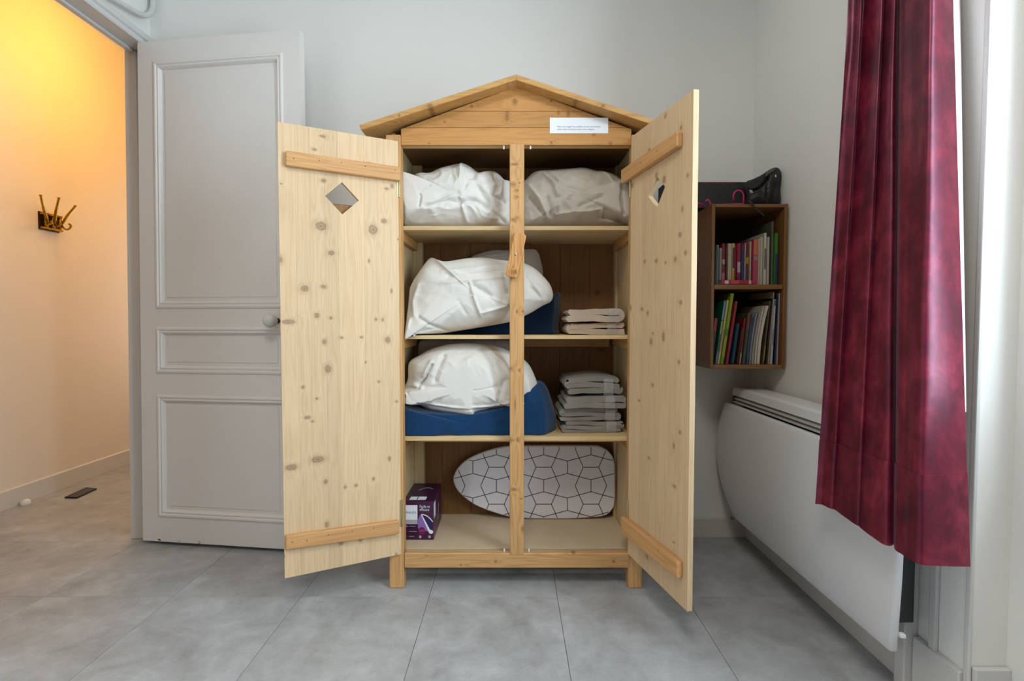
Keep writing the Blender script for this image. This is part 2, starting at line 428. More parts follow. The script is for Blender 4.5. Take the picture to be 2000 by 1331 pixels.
# pipe above the doorway, turning up in the corner
pp = [PX(150, -45, WX_L+0.03), PX(205, -12, WX_L+0.03), PX(255, 18, WX_L+0.03), PX(272, 27, WX_L+0.03), PX(286, 30, WX_L+0.03), PX(296, 22, WX_L+0.03), PX(299, 5, WX_L+0.03), PX(300, -40, WX_L+0.03)]
for p in pp: p.y = min(p.y, WY-0.016)
tag(make('heating_pipe', tube(NB(), spline(pp, 6), 0.011, 10), M['trim'], smooth=True, auto=50), 'white painted pipe bending upward in the corner above the doorway', 'pipe')

# ------------------------------------------------------------------ the white panelled room door
HP = PZ(279, 1056, 0.019); TP = PZ(600, 1076, 0.019)
du = (TP-HP); DW = du.length; du.normalize(); dn = Vector((du.y, -du.x, 0))       # dn faces the camera
if dn.y > 0: dn = -dn
DT = 0.036; DTOP = 2.226
def dpt(u, v, h=0.0):
    u = u + 0.038*(v/2.2)*(1-u/DW)          # the old door hangs slightly out of plumb
    return HP + du*u + Vector((0, 0, v-0.019)) + dn*h
def duv(x, y):
    p = PP(x, y, HP, dn); return (p-HP).dot(du), p.z
def du_at(x): return duv(x, 629)[0]
uL, uR = duv(299, 600)[0], duv(553, 300)[0]
t1, t0_ = duv(299, 602)[1], duv(420, 113)[1]
m1, m0 = duv(299, 728)[1], duv(299, 640)[1]
b1, b0 = duv(299, 1008)[1], duv(299, 772)[1]
vs = [0.019, b1, b0, m1, m0, t1, t0_, DTOP]
door = struct('door_1', grid_plate(NB(), [0, uL, uR, DW], vs, {(1, 1), (1, 3), (1, 5)}, lambda u, v: dpt(u, v, 0), lambda u, v: dpt(u, v, -DT)), M['door'])
MP = [(-0.002, -0.012), (-0.002, 0.003), (0.004, 0.006), (0.010, 0.006), (0.014, 0.001), (0.022, 0.004), (0.027, -0.002), (0.031, -0.010), (0.031, -0.012)]
for v0, v1 in ((b1, b0), (m1, m0), (t1, t0_)):
    bm = NB(); ring_frame(bm, uL, uR, v0, v1, MP, lambda u, v, h: dpt(u, v, h)); make('panel_moulding', bm, M['door'], door)
    bm = NB()
    ins = 0.031
    # fielded panel: flat margin, small step, raised centre
    a = [(uL+0.001, v0+0.001, -0.011), (uL+ins+0.014, v0+ins+0.014, -0.011), (uL+ins+0.017, v0+ins+0.017, -0.0075)]
    L = []
    for (uu, vv, h) in a:
        e, f = uu-uL, vv-v0
        L.append([bm.verts.new(dpt(x, y, h)) for x, y in ((uL+e, v0+f), (uR-e, v0+f), (uR-e, v1-f), (uL+e, v1-f))])
    Bk = [bm.verts.new(dpt(x, y, -DT+0.008)) for x, y in ((uL+0.001, v0+0.001), (uR-0.001, v0+0.001), (uR-0.001, v1-0.001), (uL+0.001, v1-0.001))]
    for A, B in ((L[0], L[1]), (L[1], L[2]), (L[0], Bk)):
        for j in range(4): bm.faces.new((A[j], A[(j+1) % 4], B[(j+1) % 4], B[j]))
    bm.faces.new(L[2]); bm.faces.new(Bk[::-1])
    make('door_panel', bm, M['door'], door)
kp = PP(543, 627, HP, dn)
bm = NB(); lathe(bm, [(0.011, -0.001), (0.012, 0.006), (0.009, 0.010), (0.007, 0.030), (0.010, 0.034)], kp, dn, 20)
stem = make('knob_stem', bm, M['brassdark'], door, smooth=True, auto=40)
bm = NB(); lathe(bm, [(0.008, 0.030), (0.018, 0.034), (0.0265, 0.044), (0.029, 0.056), (0.0265, 0.068), (0.018, 0.077), (0.006, 0.081), (0.001, 0.0815)], kp, dn, 28)
make('door_knob', bm, M['porcelain'], door, smooth=True)

bm = NB(); ring_frame(bm, -2.68, -1.88, 0.5, 2.1, [(0, -0.02), (0, 0.03), (0.05, 0.03), (0.05, -0.02)], lambda u, v, h: (u, 4.375-h, v)); struct('window_2', bm, M['trim'])
cl_ = root('fill_light_panel', (-0.15, -0.1, CEIL), 'square white ceiling panel added to hold a fill light', 'lamp')  # added panel that dresses the ceiling fill light, no known lamp
make('housing', box(NB(), -0.53, 0.23, -0.48, 0.28, 2.815, CEIL-0.0005, bev=0.004), M['whiteplastic'], cl_)
bm = NB(); ring_frame(bm, -0.53, 0.23, -0.48, 0.28, [(0, 0.0), (0, 0.03), (0.028, 0.03), (0.028, 0.0)], lambda u, v, h: (u, v, 2.8145-h)); make('rim', bm, M['whiteplastic'], cl_)
# hall lamp (behind the back wall as seen from here): pendant globe
hl = root('pendant_lamp', (-2.12, 2.98, CEIL), 'small glowing globe pendant on a cord hanging from the hall ceiling', 'lamp')
tb2 = NT('warm_globe'); em = tb2.n('ShaderNodeEmission', Color=(1.0, 0.53, 0.085, 1), Strength=80.0)
tb2.link(em.outputs[0], tb2.t.nodes['Material Output'].inputs[0])
bm = NB(); bmesh.ops.create_icosphere(bm, subdivisions=3, radius=0.07, matrix=Matrix.Translation((-2.12, 2.98, 2.56))); make('globe', bm, tb2.m, hl, smooth=True)
make('cord', tube(NB(), [(-2.12, 2.98, CEIL-0.001), (-2.12, 2.98, 2.64)], 0.004, 8), M['whiteplastic'], hl)
make('socket', lathe(NB(), [(0.018, 2.62), (0.022, 2.64), (0.022, 2.67), (0.01, 2.69)], (-2.12, 2.98, 0), (0, 0, 1), 14), M['whiteplastic'], hl)

# ================================================================== WARDROBE
YW, YB = 1.90, 2.30
FR = col(208, 163, 110); FRD = col(168, 116, 64)
PALE = col(222, 194, 156); PALED = col(196, 158, 114)
INN = col(206, 182, 140); INND = col(170, 136, 92)
WO = Vector((0.015, YW, 0.0))
war = root('wardrobe', WO, 'pine wardrobe shaped like a little gabled hut, both doors swung open', 'wardrobe')
def Wk(lst, Y=YW): # pixel knots -> wardrobe object space (x, z, rx, rz)
    out = []
    for x, y, rx, ry in lst:
        p = PY(x, y, Y); k = Y/FOC
        out.append((p.x-WO.x, p.z-WO.z, rx*k, ry*k))
    return out
GK = Wk([(1005.5,197.7,4,5),(990,226,3.5,10),(921,206.6,2.5,2),(1076.6,196,2.5,2),(1091,219,2,4),(1110,222,2.5,6),(1077,278,3,3),(1193,280,3,2),(1220,241,3,3),(838,279,2,1.5),(868,238,2,2),(1160,262,2,2)])
CK = Wk([(1006,321.6,7,2.5),(1001,361,5,3),(1014,358,2,2),(1010,372.7,3,2),(1010,385.5,3,2),(1003.7,430,4,3),(1010,426,2,2),(1009.6,609,2,3),(1021,608.6,3,3),(998,720,3,2.5),(1014.5,723.6,2,2.5),(999,860,4,3),(1011,859,2.5,4),(1003.7,956,5,3),(1017,974,2,2),(1021.6,1033,3,5),(1006,790,1.5,9)])
RK = Wk([(968,1096.8,3,2.5),(834,1086,2,1.5),(1198.4,1097,3.5,2.5),(1120,1081,3,2),(900,1104,2,1.5)])
M['frame_v'] = wood('varnished_pine_upright', FR, FRD, 'z', CK, knotcol=col(110, 62, 26))
M['frame_h'] = wood('varnished_pine_rail', FR, FRD, 'x', RK, knotcol=col(96, 54, 24))
M['gable'] = wood('varnished_pine_gable', col(196, 143, 82), col(156, 100, 48), 'x', GK, knotcol=col(112, 58, 22), line=0.35)
M['roof'] = wood('varnished_pine_roof', col(198, 152, 92), col(156, 108, 58), 'x', Wk([(1122,198,6,3),(1177,207,4,3),(840,209,5,4),(780,227,2,2),(992,165,3,2)], 1.85), knotcol=col(90, 54, 26), scale=0.8)
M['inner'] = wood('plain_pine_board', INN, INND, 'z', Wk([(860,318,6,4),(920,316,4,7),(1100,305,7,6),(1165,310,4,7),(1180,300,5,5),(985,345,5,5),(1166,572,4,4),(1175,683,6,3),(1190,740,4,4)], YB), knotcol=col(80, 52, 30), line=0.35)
M['shadewood'] = wood('shade_darkened_pine', col(140, 100, 60), col(104, 70, 38), 'z', Wk([(860,318,6,4),(920,316,4,7),(1100,305,7,6),(1165,310,4,7),(1180,300,5,5),(985,345,5,5),(1166,572,4,4),(1175,683,6,3),(1190,740,4,4)], YB), knotcol=col(62, 38, 20), line=0.35)  # same pine, darkened so the deep inner shade sits in the colour
M['shelf'] = wood('pine_shelf_board', col(216, 188, 142), INND, 'x', line=0.3)
M['floorboard'] = plain('pale_hardboard', col(206, 186, 156), 0.55, var=0.05, scale=8)
M['batten'] = wood('dark_pine_batten', col(196, 148, 92), col(150, 100, 52), 'y', line=0.4)
def wpart(name, bm, mat, bev=0.002, **k):
    if bev: bevel_all(bm, bev, 1)
    return make(name, bm, mat, war, **k)
zlegtop = PY(770, 248, YW).z
XL0, XL1 = PY(757, 700, YW).x, PY(785.5, 700, YW).x
XR0, XR1 = PY(1230.5, 700, YW).x, PY(1258, 700, YW).x
zg0 = PY(1000, 283, YW).z
apex = PY(1008, 166, YW)
slope = (apex.z - PY(758, 259, YW).z)/(apex.x - PY(758, 259, YW).x)
def zroof(x): return apex.z - abs(x-apex.x)*slope
wpart('corner_post', box(NB(), XL0, XL1, YW, YW+0.045, 0.001, zroof(XL0)-0.004), M['frame_v'])
wpart('corner_post', box(NB(), XR0, XR1, YW, YW+0.045, 0.001, zroof(XR1)-0.004), M['frame_v'])
PLX, PRX = -0.435, 0.465
wpart('corner_post', box(NB(), PLX+0.0, PLX+0.042, YB-0.045, YB-0.001, 0.001, 1.689), M['inner'])
wpart('corner_post', box(NB(), PRX-0.042+0.03, PRX, YB-0.045, YB-0.001, 0.001, 1.689), M['inner'])
YR = 1.845
ap = PY(1008, 145, YR); ev = PY(702, 244, YR); ev2 = PY(1310, 244, YR)
rsl = (ap.z-ev.z)/(ap.x-ev.x)
def zunder(x): return ap.z - 0.0195*math.sqrt(1+rsl*rsl) - abs(x-ap.x)*rsl
# gable planks
zb = [zg0, PY(1000, 249, YW).z, PY(1000, 217, YW).z, apex.z-0.004]
for a, b in zip(zb, zb[1:]):
    a2 = a + 0.0008
    def xs(z, s): return apex.x + s*(apex.z-0.003-z)/slope
    lo = [max(XL1+0.001, xs(a2, -1)), min(XR0-0.001, xs(a2, 1))]
    hi = [max(XL1+0.001, xs(b, -1)), min(XR0-0.001, xs(b, 1))]
    pts = [(lo[0], a2), (lo[1], a2)]
    if lo[1] < xs(a2, 1)-1e-6 and hi[1] < XR0-0.002:
        pts.append((XR0-0.001, zroof(XR0-0.001)-0.003))
    pts.append((hi[1], b))
    if hi[1]-hi[0] > 0.01: pts.append((hi[0], b))
    if lo[0] > xs(a2, -1)+1e-6 and hi[0] > XL1+0.002:
        pts.append((XL1+0.001, zroof(XL1+0.001)-0.003))
    wpart('gable_plank', prism(NB(), [(x, YW+0.004, z) for x, z in pts], (0, 0.018, 0)), M['gable'], bev=0.001)
# roof boards
for e, s in ((ev, -1), (ev2, 1)):
    d = (e-ap).normalized(); nrm = Vector((-d.z, 0, d.x)) if s > 0 else Vector((d.z, 0, -d.x))
    if nrm.z > 0: nrm = -nrm
    th = 0.019
    pts = [ap, e, e + nrm*th, ap + Vector((0, 0, -th/abs(nrm.z)))]
    gapx = Vector((s*0.0004, 0, 0))
    wpart('roof_board', prism(NB(), [p+gapx for p in pts], (0, 2.34-YR, 0)), M['roof'], bev=0.0015)
# sides, back
for x0, x1 in ((PLX-0.016, PLX), (PRX, PRX+0.016)):
    wpart('side_panel', box(NB(), x0, x1, YW+0.046, YB, 0.10, min(zunder(x0), zunder(x1))-0.001), M['inner'])
nb = 7
for i in range(nb):
    a, b = lerp(PLX-0.016, PRX+0.016, i/nb), lerp(PLX-0.016, PRX+0.016, (i+1)/nb)
    za, zb_ = zunder(a)-0.001, zunder(b)-0.001
    pts = [(a+0.0004, YB+0.0005, 0.10), (b-0.0004, YB+0.0005, 0.10), (b-0.0004, YB+0.0005, zb_)]
    if a < ap.x < b: pts.append((ap.x, YB+0.0005, zunder(ap.x)-0.001))
    pts.append((a+0.0004, YB+0.0005, za))
    wpart('back_plank', prism(NB(), pts, (0, 0.014, 0)), M['shadewood'], bev=0.001)
wpart('top_rail', box(NB(), XL1+0.001, XR0-0.001, YW+0.0225, YW+0.045, zg0+0.001, zg0+0.05), M['shelf'], bev=0.001)
wpart('top_panel', box(NB(), PLX+0.001, PRX-0.001, YW+0.0465, YB-0.001, 1.690, 1.706), M['shadewood'], bev=0.001)
# bottom rail, floor board, centre post
zr0, zr1 = PY(1000, 1110, YW).z, PY(1000, 1081, YW).z
wpart('bottom_rail', box(NB(), XL1+0.002, XR0+0.003, YW-0.002, YW+0.026, zr0, zr1), M['frame_h'], bev=0.003)
ZF = zr1 - 0.002
wpart('floor_board', box(NB(), PLX+0.001, PRX-0.001, YW+0.048, YB-0.001, ZF-0.012, ZF), M['floorboard'], bev=0.001)
xc0, xc1 = PY(995.5, 700, YW).x, PY(1023.5, 700, YW).x
wpart('centre_post', box(NB(), xc0, xc1, YW-0.004, YW+0.018, zr1-0.006, PY(1000, 281, YW).z), M['frame_v'], bev=0.0025)
# shelves with their battens
YS = YW+0.048
SH = []
for yt, yb in ((441.5, 450), (655.5, 663), (853, 862)):
    z1, z0 = PY(1000, yt, YS).z, PY(1000, yb, YS).z
    SH.append(z1)
    wpart('shelf', box(NB(), PLX+0.001, PRX-0.001, YS, YB-0.001, z0, z1), M['shelf'], bev=0.0015)
    for x0, x1 in ((PLX+0.0005, PLX+0.022), (PRX-0.022, PRX-0.0005)):
        wpart('shelf_batten', box(NB(), x0, x1, YS+0.004, YB-0.046, z0-0.036, z0-0.0005), M['batten'])
z0 = PY(1000, 663, YS).z
wpart('shelf_batten', box(NB(), PLX+0.045, PRX-0.03, YB-0.02, YB-0.001, z0-0.045, z0-0.0005), M['frame_h'])
z0 = PY(1000, 862, YS).z
wpart('shelf_batten', box(NB(), PLX+0.06, PRX-0.02, YS+0.06, YS+0.082, z0-0.018, z0-0.0005), M['frame_h'])
# little white pegs that stop the doors
for x, y, dz in ((984, 286, -1), (1036, 286, -1), (985, 1076, 1), (1033, 1075, 1)):
    p = PY(x, y, YW+0.012); z = zg0 if dz < 0 else zr1
    make('door_peg', lathe(NB(), [(0.003, 0), (0.003, 0.010), (0.0022, 0.012)], (p.x, YW+0.012, z), (0, 0, dz), 10), M['whiteplastic'], war, smooth=True, auto=40)
# turn button
la, lb = PY(1014.5, 466, YW-0.018), PY(1001.5, 531, YW-0.018)
dd = (lb-la).normalized(); pn = Vector((dd.z, 0, -dd.x)); rr = 0.0235
la, lb = PY(1017, 456, YW-0.018), PY(998, 542, YW-0.018)
dd = (lb-la).normalized(); pn = Vector((dd.z, 0, -dd.x)); hl_, hw_, cr0 = (lb-la).length/2, 0.0225, 0.011
out = []
for sx, sy, a0 in ((1, 1, 0), (-1, 1, PI/2), (-1, -1, PI), (1, -1, 3*PI/2)):
    for k in range(6):
        a = a0 + PI/2*k/5
        out.append((la+lb)/2 + dd*(sx*(hl_-cr0) + cr0*math.cos(a)) + pn*(sy*(hw_-cr0) + cr0*math.sin(a)))
bm = prism(NB(), [Vector((p.x, YW-0.023, p.z)) for p in out], (0, 0.018, 0))
M['button'] = wood('turn_button_pine', col(206, 154, 96), col(150, 88, 40), 'z', Wk([(1003, 533, 6, 5)]), scale=1.3, line=0.7, knotcol=col(120, 66, 28))
tbn = make('turn_button', bevel_all(bm, 0.003, 2), M['button'], war)
p = PY(1007, 497, YW-0.023)
make('screw', lathe(NB(), [(0.0045, 0.0), (0.0045, 0.0012), (0.002, 0.002), (0.0005, 0.001)], p, (0, -1, 0), 14), M['steel'], tbn, smooth=True, auto=40)
# paper notice
q0, q1 = PY(1074, 229.5, YW), PY(1188, 260, YW)
bm = NB(); box(bm, q0.x, q1.x, YW+0.0025, YW+0.0034, q1.z, q0.z)
nt = tag(make('paper_notice', bm, M['paper'], origin=(q0.x, YW+0.0025, q1.z)), 'white paper strip with two lines of small print stuck to the gable', 'notice')
k = YW/FOC
for txt, y in (("Merci de ranger les oreillers et les couvertures", 248.3), ("pliées dans l'armoire avant votre départ.", 253.6)):
    b = PY(1088.5, y, YW)
    tm = text_bm(txt, 0.0079, lambda x, z: Vector((b.x + x, YW+0.0022, b.z + z)))
    wmax = max(v.co.x for v in tm.verts) - b.x
    tgt = (83 if y < 250 else 72)*k
    for v in tm.verts: v.co.x = b.x + (v.co.x-b.x)*tgt/wmax
    tag(make('printed_line', tm, M['ink'], nt), kind='stuff')

# ---------------------------------------------------------------- doors of the wardrobe
def hut_door(side, hx, tx, hy, ty, knots, seams, battens, diamond, label):
    """hx/tx: hinge and tip columns in the photo, hy/ty: (top, bottom) rows there"""
    hinge = PY(hx, 629, YW); ratio = (hy[1]-hy[0])/(ty[1]-ty[0])
    tip = PY(tx, 629, YW*ratio)
    h2 = Vector((hinge.x, hinge.y, 0)); t2 = Vector((tip.x, tip.y, 0))
    d = (t2-h2); Wd = d.length; d.normalize()
    nrm = Vector((d.y, -d.x, 0))                     # towards the camera
    if nrm.dot(-h2) < 0: nrm = -nrm
    z1, z0 = PY(hx, hy[0], YW).z, PY(hx, hy[1], YW).z
    ang = math.atan2(d.y, d.x)
    o = root('door', h2-WO, parent=war, rotz=ang)
    ysg = 1 if Matrix.Rotation(ang, 3, 'Z') @ Vector((0, 1, 0)) @ nrm > 0 else -1
    T = 0.018
    def loc(x, y):
        p = PP(x, y, h2, nrm); return (p-h2).dot(d), p.z
    kn = []
    for x, y, rx, ry in knots:
        u, v = loc(x, y); u2, v2 = loc(x+rx, y+ry)
        kn.append((u, v, max(abs(u2-u), 0.002), max(abs(v-v2), 0.002)))
    mat = wood('pale_pine_'+('east' if side > 0 else 'west')+'_door', PALE, PALED, 'z', kn, knotcol=col(98, 58, 30), line=0.36, var=0.07, scale=0.9)
    dm = [loc(*p) for p in diamond]
    us = sorted([loc(x, 629)[0] for x in seams] + [0.0, Wd])
    for i, (a, b) in enumerate(zip(us, us[1:])):
        a += 0.00008; b -= 0.00008
        pb = NB(); prism(pb, [(a, 0, z0), (b, 0, z0), (b, 0, z1), (a, 0, z1)], (0, -ysg*T, 0))
        bmesh.ops.recalc_face_normals(pb, faces=pb.faces)
        bmesh.ops.bevel(pb, geom=[e for e in pb.edges if abs((e.verts[0].co-e.verts[1].co).z) > 0.1], offset=0.0002, segments=1, affect='EDGES')
        lo, hi = min(p[0] for p in dm), max(p[0] for p in dm)
        pl = make('plank', pb, mat, o, local=True)
        if a < hi and b > lo:
            cb = NB(); prism(cb, [(u, ysg*0.05, v) for u, v in dm], (0, -ysg*0.12, 0))
            cut = make('cutter', cb, mat, o, local=True)
            md = pl.modifiers.new('cut', 'BOOLEAN'); md.operation = 'DIFFERENCE'; md.object = cut; md.solver = 'EXACT'
            bpy.context.view_layer.update()
            ev_ = pl.evaluated_get(bpy.context.evaluated_depsgraph_get())
            nm = bpy.data.meshes.new_from_object(ev_); pl.modifiers.clear(); pl.data = nm
            bpy.data.objects.remove(cut)
    for (pts, nails) in battens:
        q = [loc(*p) for p in pts]
        bb = prism(NB(), [(u, 0.0003*ysg, v) for u, v in q], (0, ysg*0.020, 0))
        bevel_all(bb, 0.004, 2)
        bt = make('batten', bb, M['doorbatten'], o, local=True)
        for x, y in nails:
            u, v = loc(x, y)
            make('nail', lathe(NB(), [(0.0018, 0.0), (0.0018, 0.0008)], (u, ysg*0.0200, v), (0, ysg, 0), 8), M['nailhead'], bt, local=True)
    if side < 0:
        v1 = loc(668, 397)[1]
        ob = box(NB(), 0.03, Wd-0.03, -ysg*(T+0.0004), -ysg*(T+0.02), v1-0.075, v1)
        make('outer_batten', bevel_all(ob, 0.003, 1), M['shadewood'], o, local=True)
    for zz in (PY(hx, 358, YW).z, PY(hx, 1003, YW).z):
        make('hinge_leaf', box(NB(), 0.0004, 0.0045, 0.0002*ysg, 0.0016*ysg, zz-0.05, zz+0.05), M['hinge'], o, local=True)
        hb = NB(); lathe(hb, [(0.003, -0.052), (0.0045, -0.051), (0.0045, 0.051), (0.003, 0.052)], (-0.004, ysg*0.0005, zz), (0, 0, 1), 10)
        make('hinge', hb, M['hinge'], o, local=True, smooth=True, auto=40)
    return o
M['doorbatten'] = wood('orange_pine_batten', col(214, 166, 112), col(176, 116, 62), 'x', (), line=0.4)
hut_door(-1, 780, 548, (276, 1083), (235, 1128), LEFTK, (581, 608, 637, 663, 690, 713, 740),
    [([(557.5, 297), (781, 329), (780, 356), (557, 326)], [(573, 313), (622, 317), (665, 321), (711, 328), (769, 335)]),
     ([(557.5, 1044), (777, 1014), (778, 1040), (557.5, 1071)], [(570, 1055), (599, 1052), (640, 1041), (686, 1034), (728, 1028)])],
    [(635, 383), (668, 356), (701, 391.7), (668.5, 419)], '')
hut_door(1, 1230, 1349, (268, 1082), (178, 1200), RIGHTK, (1251, 1271, 1290, 1310, 1330),
    [([(1222, 333), (1334, 257.5), (1334, 287), (1222, 360)], [(1294, 296), (1262, 318)]),
     ([(1222, 1008), (1334, 1097), (1334, 1129), (1222, 1041)], [(1297, 1075), (1240, 1030)])],
    [(1265.6, 383), (1284, 346), (1299, 365), (1282.8, 406.7)], '')

# ================================================================== SOFT THINGS
def seg_dist(p, a, b):
    ax, ay = b[0]-a[0], b[1]-a[1]; L = ax*ax+ay*ay
    t = 0 if L == 0 else max(0, min(1, ((p[0]-a[0])*ax + (p[1]-a[1])*ay)/L))
    dx, dy = p[0]-a[0]-ax*t, p[1]-a[1]-ay*t
    return math.hypot(dx, dy), (p[0]-a[0])*ay - (p[1]-a[1])*ax, t
def inflate(pts, ctr, Yc, Tf, Tb, creases=(), amp=0.008, nscale=9.0, seed=0, zmin=None, ymin=None, NT_=210, NR=64, power=2.3, flat=None, ridges=(0, 0, 0), xmin=-9, xmax=9, ymax=9, wall=True, shelf=None, ztop=None):
    """pillow-like body: outline pts (px, or px+own Y), front and back bulge, folds given as px polylines (pts, width px, height m)"""
    N = len(pts); ang = []
    for p in pts: ang.append(math.atan2(p[1]-ctr[1], p[0]-ctr[0]))
    # resample the outline by arc length (smoothed)
    P2 = []
    for i in range(N):
        p0, p1, p2, p3 = (Vector((pts[(i+k) % N][0], pts[(i+k) % N][1], pts[(i+k) % N][2] if len(pts[(i+k) % N]) > 2 else Yc)) for k in (-1, 0, 1, 2))
        n = max(2, int((p2.xy-p1.xy).length/2))
        for k in range(n):
            t = k/n; P2.append(0.5*((2*p1) + (p2-p0)*t + (2*p0-5*p1+4*p2-p3)*t*t + (3*p1-p0-3*p2+p3)*t**3)*1.0)
    L = [0]
    for a, b in zip(P2, P2[1:]+P2[:1]): L.append(L[-1] + (b.xy-a.xy).length)
    O = []
    j = 0
    for i in range(NT_):
        s = L[-1]*i/NT_
        while L[j+1] < s: j += 1
        t = (s-L[j])/max(1e-6, L[j+1]-L[j]); O.append(P2[j].lerp(P2[(j+1) % len(P2)], t))
    bm = NB(); rows = []
    c3 = Vector((ctr[0], ctr[1], Yc))
    def pt(o, r, sgn):
        px = ctr[0] + (o.x-ctr[0])*r; py = ctr[1] + (o.y-ctr[1])*r
        Y = lerp(Yc, o.z, r*r)
        T = Tf if sgn < 0 else Tb
        bul = max(0.0, 1 - r**power)**0.5
        if flat: bul = min(1.0, bul*flat)
        q = PY(px, py, Y)
        h = 0.0
        if sgn < 0:
            edge = min(1.0, (1-r)*6+0.15)
            v = Vector((q.x*nscale+seed, q.z*nscale*1.25, seed*1.7))
            wv = noise.noise_vector(v*0.8)*0.35
            v2 = v + wv
            nz = noise.noise(v2)*0.6 + noise.noise(v2*2.1)*0.35
            rd = 1 - abs(noise.noise(v2*1.3 + Vector((5, 1, 2))))*2
            rd2 = 1 - abs(noise.noise(v2*2.6 + Vector((9, 3, 7))))*2
            h = amp*(nz + 0.9*max(0, rd-0.4) + 0.5*max(0, rd2-0.45))
            for pl, wd, ht in creases:
                best = (1e9, 0, 0)
                for a, b in zip(pl, pl[1:]):
                    e = seg_dist((px, py), a, b)
                    if e[0] < best[0]: best = e
                dq = best[0]/(wd*0.8)
                if dq < 4:
                    if wd < 0: pass
                    h += ht*1.2*(0.6*math.exp(-dq*dq) + 0.4*math.exp(-2.2*dq))
            h *= edge
        y = Y + sgn*T*bul - h
        q.y = y
        return q
    for i in range(NR+1):
        r = math.sin(PI/2*i/NR)**0.9 if i < NR else 1.0
        if i == 0: rows.append([bm.verts.new(pt(O[0], 0.0, -1))])
        else: rows.append([bm.verts.new(pt(o, r, -1)) for o in O])
    back = []
    NBK = 10
    for i in range(NBK-1, -1, -1):
        r = math.sin(PI/2*i/NBK)**0.9
        back.append([bm.verts.new(pt(O[0], 0, 1))] if i == 0 else [bm.verts.new(pt(o, r, 1)) for o in O])
    allr = rows + back
    for A, B in zip(allr, allr[1:]):
        if len(A) == 1:
            for j in range(NT_): bm.faces.new((A[0], B[j], B[(j+1) % NT_]))
        elif len(B) == 1:
            for j in range(NT_): bm.faces.new((A[j], B[0], A[(j+1) % NT_]))
        else:
            for j in range(NT_): bm.faces.new((A[j], B[j], B[(j+1) % NT_], A[(j+1) % NT_]))
    for v in bm.verts:
        if zmin is not None and v.co.z < zmin: v.co.z = zmin
        if ymin is not None and v.co.y < ymin: v.co.y = ymin + (ymin-v.co.y)*-0.05
        v.co.y = min(v.co.y, ymax); v.co.x = max(xmin, min(xmax, v.co.x))
        if wall:
            if v.co.y < YS+0.001: v.co.x = max(v.co.x, XL1+0.003)
            if shelf is not None and v.co.z < shelf+0.006 and v.co.y > 1.931:
                if v.co.x < -0.368 and v.co.y < 2.02: v.co.y = 1.929
                else: v.co.z = shelf+0.006
            if v.co.x < PLX+0.045 and v.co.y > YB-0.048: v.co.y = YB-0.048
            if v.co.x > PRX-0.015 and v.co.y > YB-0.048: v.co.y = YB-0.048
            if ztop is not None: v.co.z = min(v.co.z, ztop)
    return bm
def soft(name, bm, mat, label, cat, group=None, origin=(0, 2.1, 1)):
    return tag(make(name, bm, mat, origin=origin, smooth=True), label, cat, group)
XA, XB = PLX+0.003, PRX-0.003
YMX = YB-0.004
S1, S2, S3 = SH
# -- top shelf, the pillow before the hinge side of the west door
pts = [(784,344,1.985),(793,341,1.99),(803,352),(812,343),(822,340),(840,340),(856,333),(879,326),(904,322),(920,328),(938,340),(957,337),(972,340),(987,354),(1001,360),(1008,394),(1006,428),(1000,446),(940,448),(870,449),(800,448),(789,426,2.0),(784,385,1.99)]
cr = [([(903,325),(905,372),(909,400)], 5, 0.020), ([(909,400),(920,378)], 5, 0.012), ([(905,408),(930,404),(960,418),(985,440)], 6, -0.016), ([(905,410),(880,404),(840,415)], 7, -0.010), ([(907,412),(915,440)], 5, 0.012),
      ([(788,345),(815,372),(822,388)], 6, 0.020), ([(820,378),(830,395),(826,412)], 4, -0.014), ([(830,385),(850,376)], 5, -0.012), ([(927,360),(945,395),(958,410)], 9, -0.012), ([(968,352),(975,372),(966,392),(985,403)], 5, -0.018), ([(982,365),(980,390)], 7, 0.014), ([(800,395),(825,415),(850,420)], 9, 0.008), ([(840,372),(900,376)], 14, 0.008)]
soft('pillow', inflate(pts, (896, 394), 2.075, 0.115, 0.13, cr, 0.010, 9, 3, S1+0.002, YS+0.004, xmin=XA, ymax=YMX), M['sheet'], 'crumpled white pillow filling the top shelf beside the hinge of the brightly lit door', 'pillow', origin=(-0.2, 2.1, S1))
# -- top shelf, the bundled duvet by the shaded door
pts = [(1015,366),(1027,352),(1044,338),(1080,335),(1110,333),(1137,330.5),(1165,337),(1194,341),(1216,355),(1232,360,2.0),(1233,430,2.0),(1222,444),(1200,448),(1100,449),(1030,449),(1012,446),(1010,400)]
cr = [([(1060,352),(1076,372),(1085,395),(1079,428)], 4, 0.018), ([(1084,400),(1082,430)], 4, -0.014), ([(1066,345),(1082,368)], 5, -0.012), ([(1030,372),(1050,400),(1066,435)], 5, 0.016), ([(1034,395),(1060,430)], 4, -0.014), ([(1066,400),(1072,428)], 5, -0.014), ([(1125,415),(1165,398)], 5, -0.008), ([(1082,430),(1115,426),(1150,424)], 5, 0.012), ([(1150,424),(1166,420),(1167,430)], 4, 0.016), ([(1166,431),(1195,436),(1220,440)], 5, -0.018), ([(1168,340),(1185,356),(1192,376),(1196,400)], 5, 0.010), ([(1208,370),(1205,395),(1210,425)], 5, -0.020), ([(1224,372),(1224,420)], 4, 0.014), ([(1105,395),(1095,405),(1120,430)], 6, 0.010)]
soft('duvet', inflate(pts, (1122, 394), 2.085, 0.12, 0.13, cr, 0.009, 8, 11, S1+0.002, YS+0.004, xmax=XB, ymax=YMX, xmin=0.02), M['sheetgrey'], 'bundled greyish white duvet on the top shelf beside the shaded door', 'duvet', origin=(0.25, 2.1, S1))
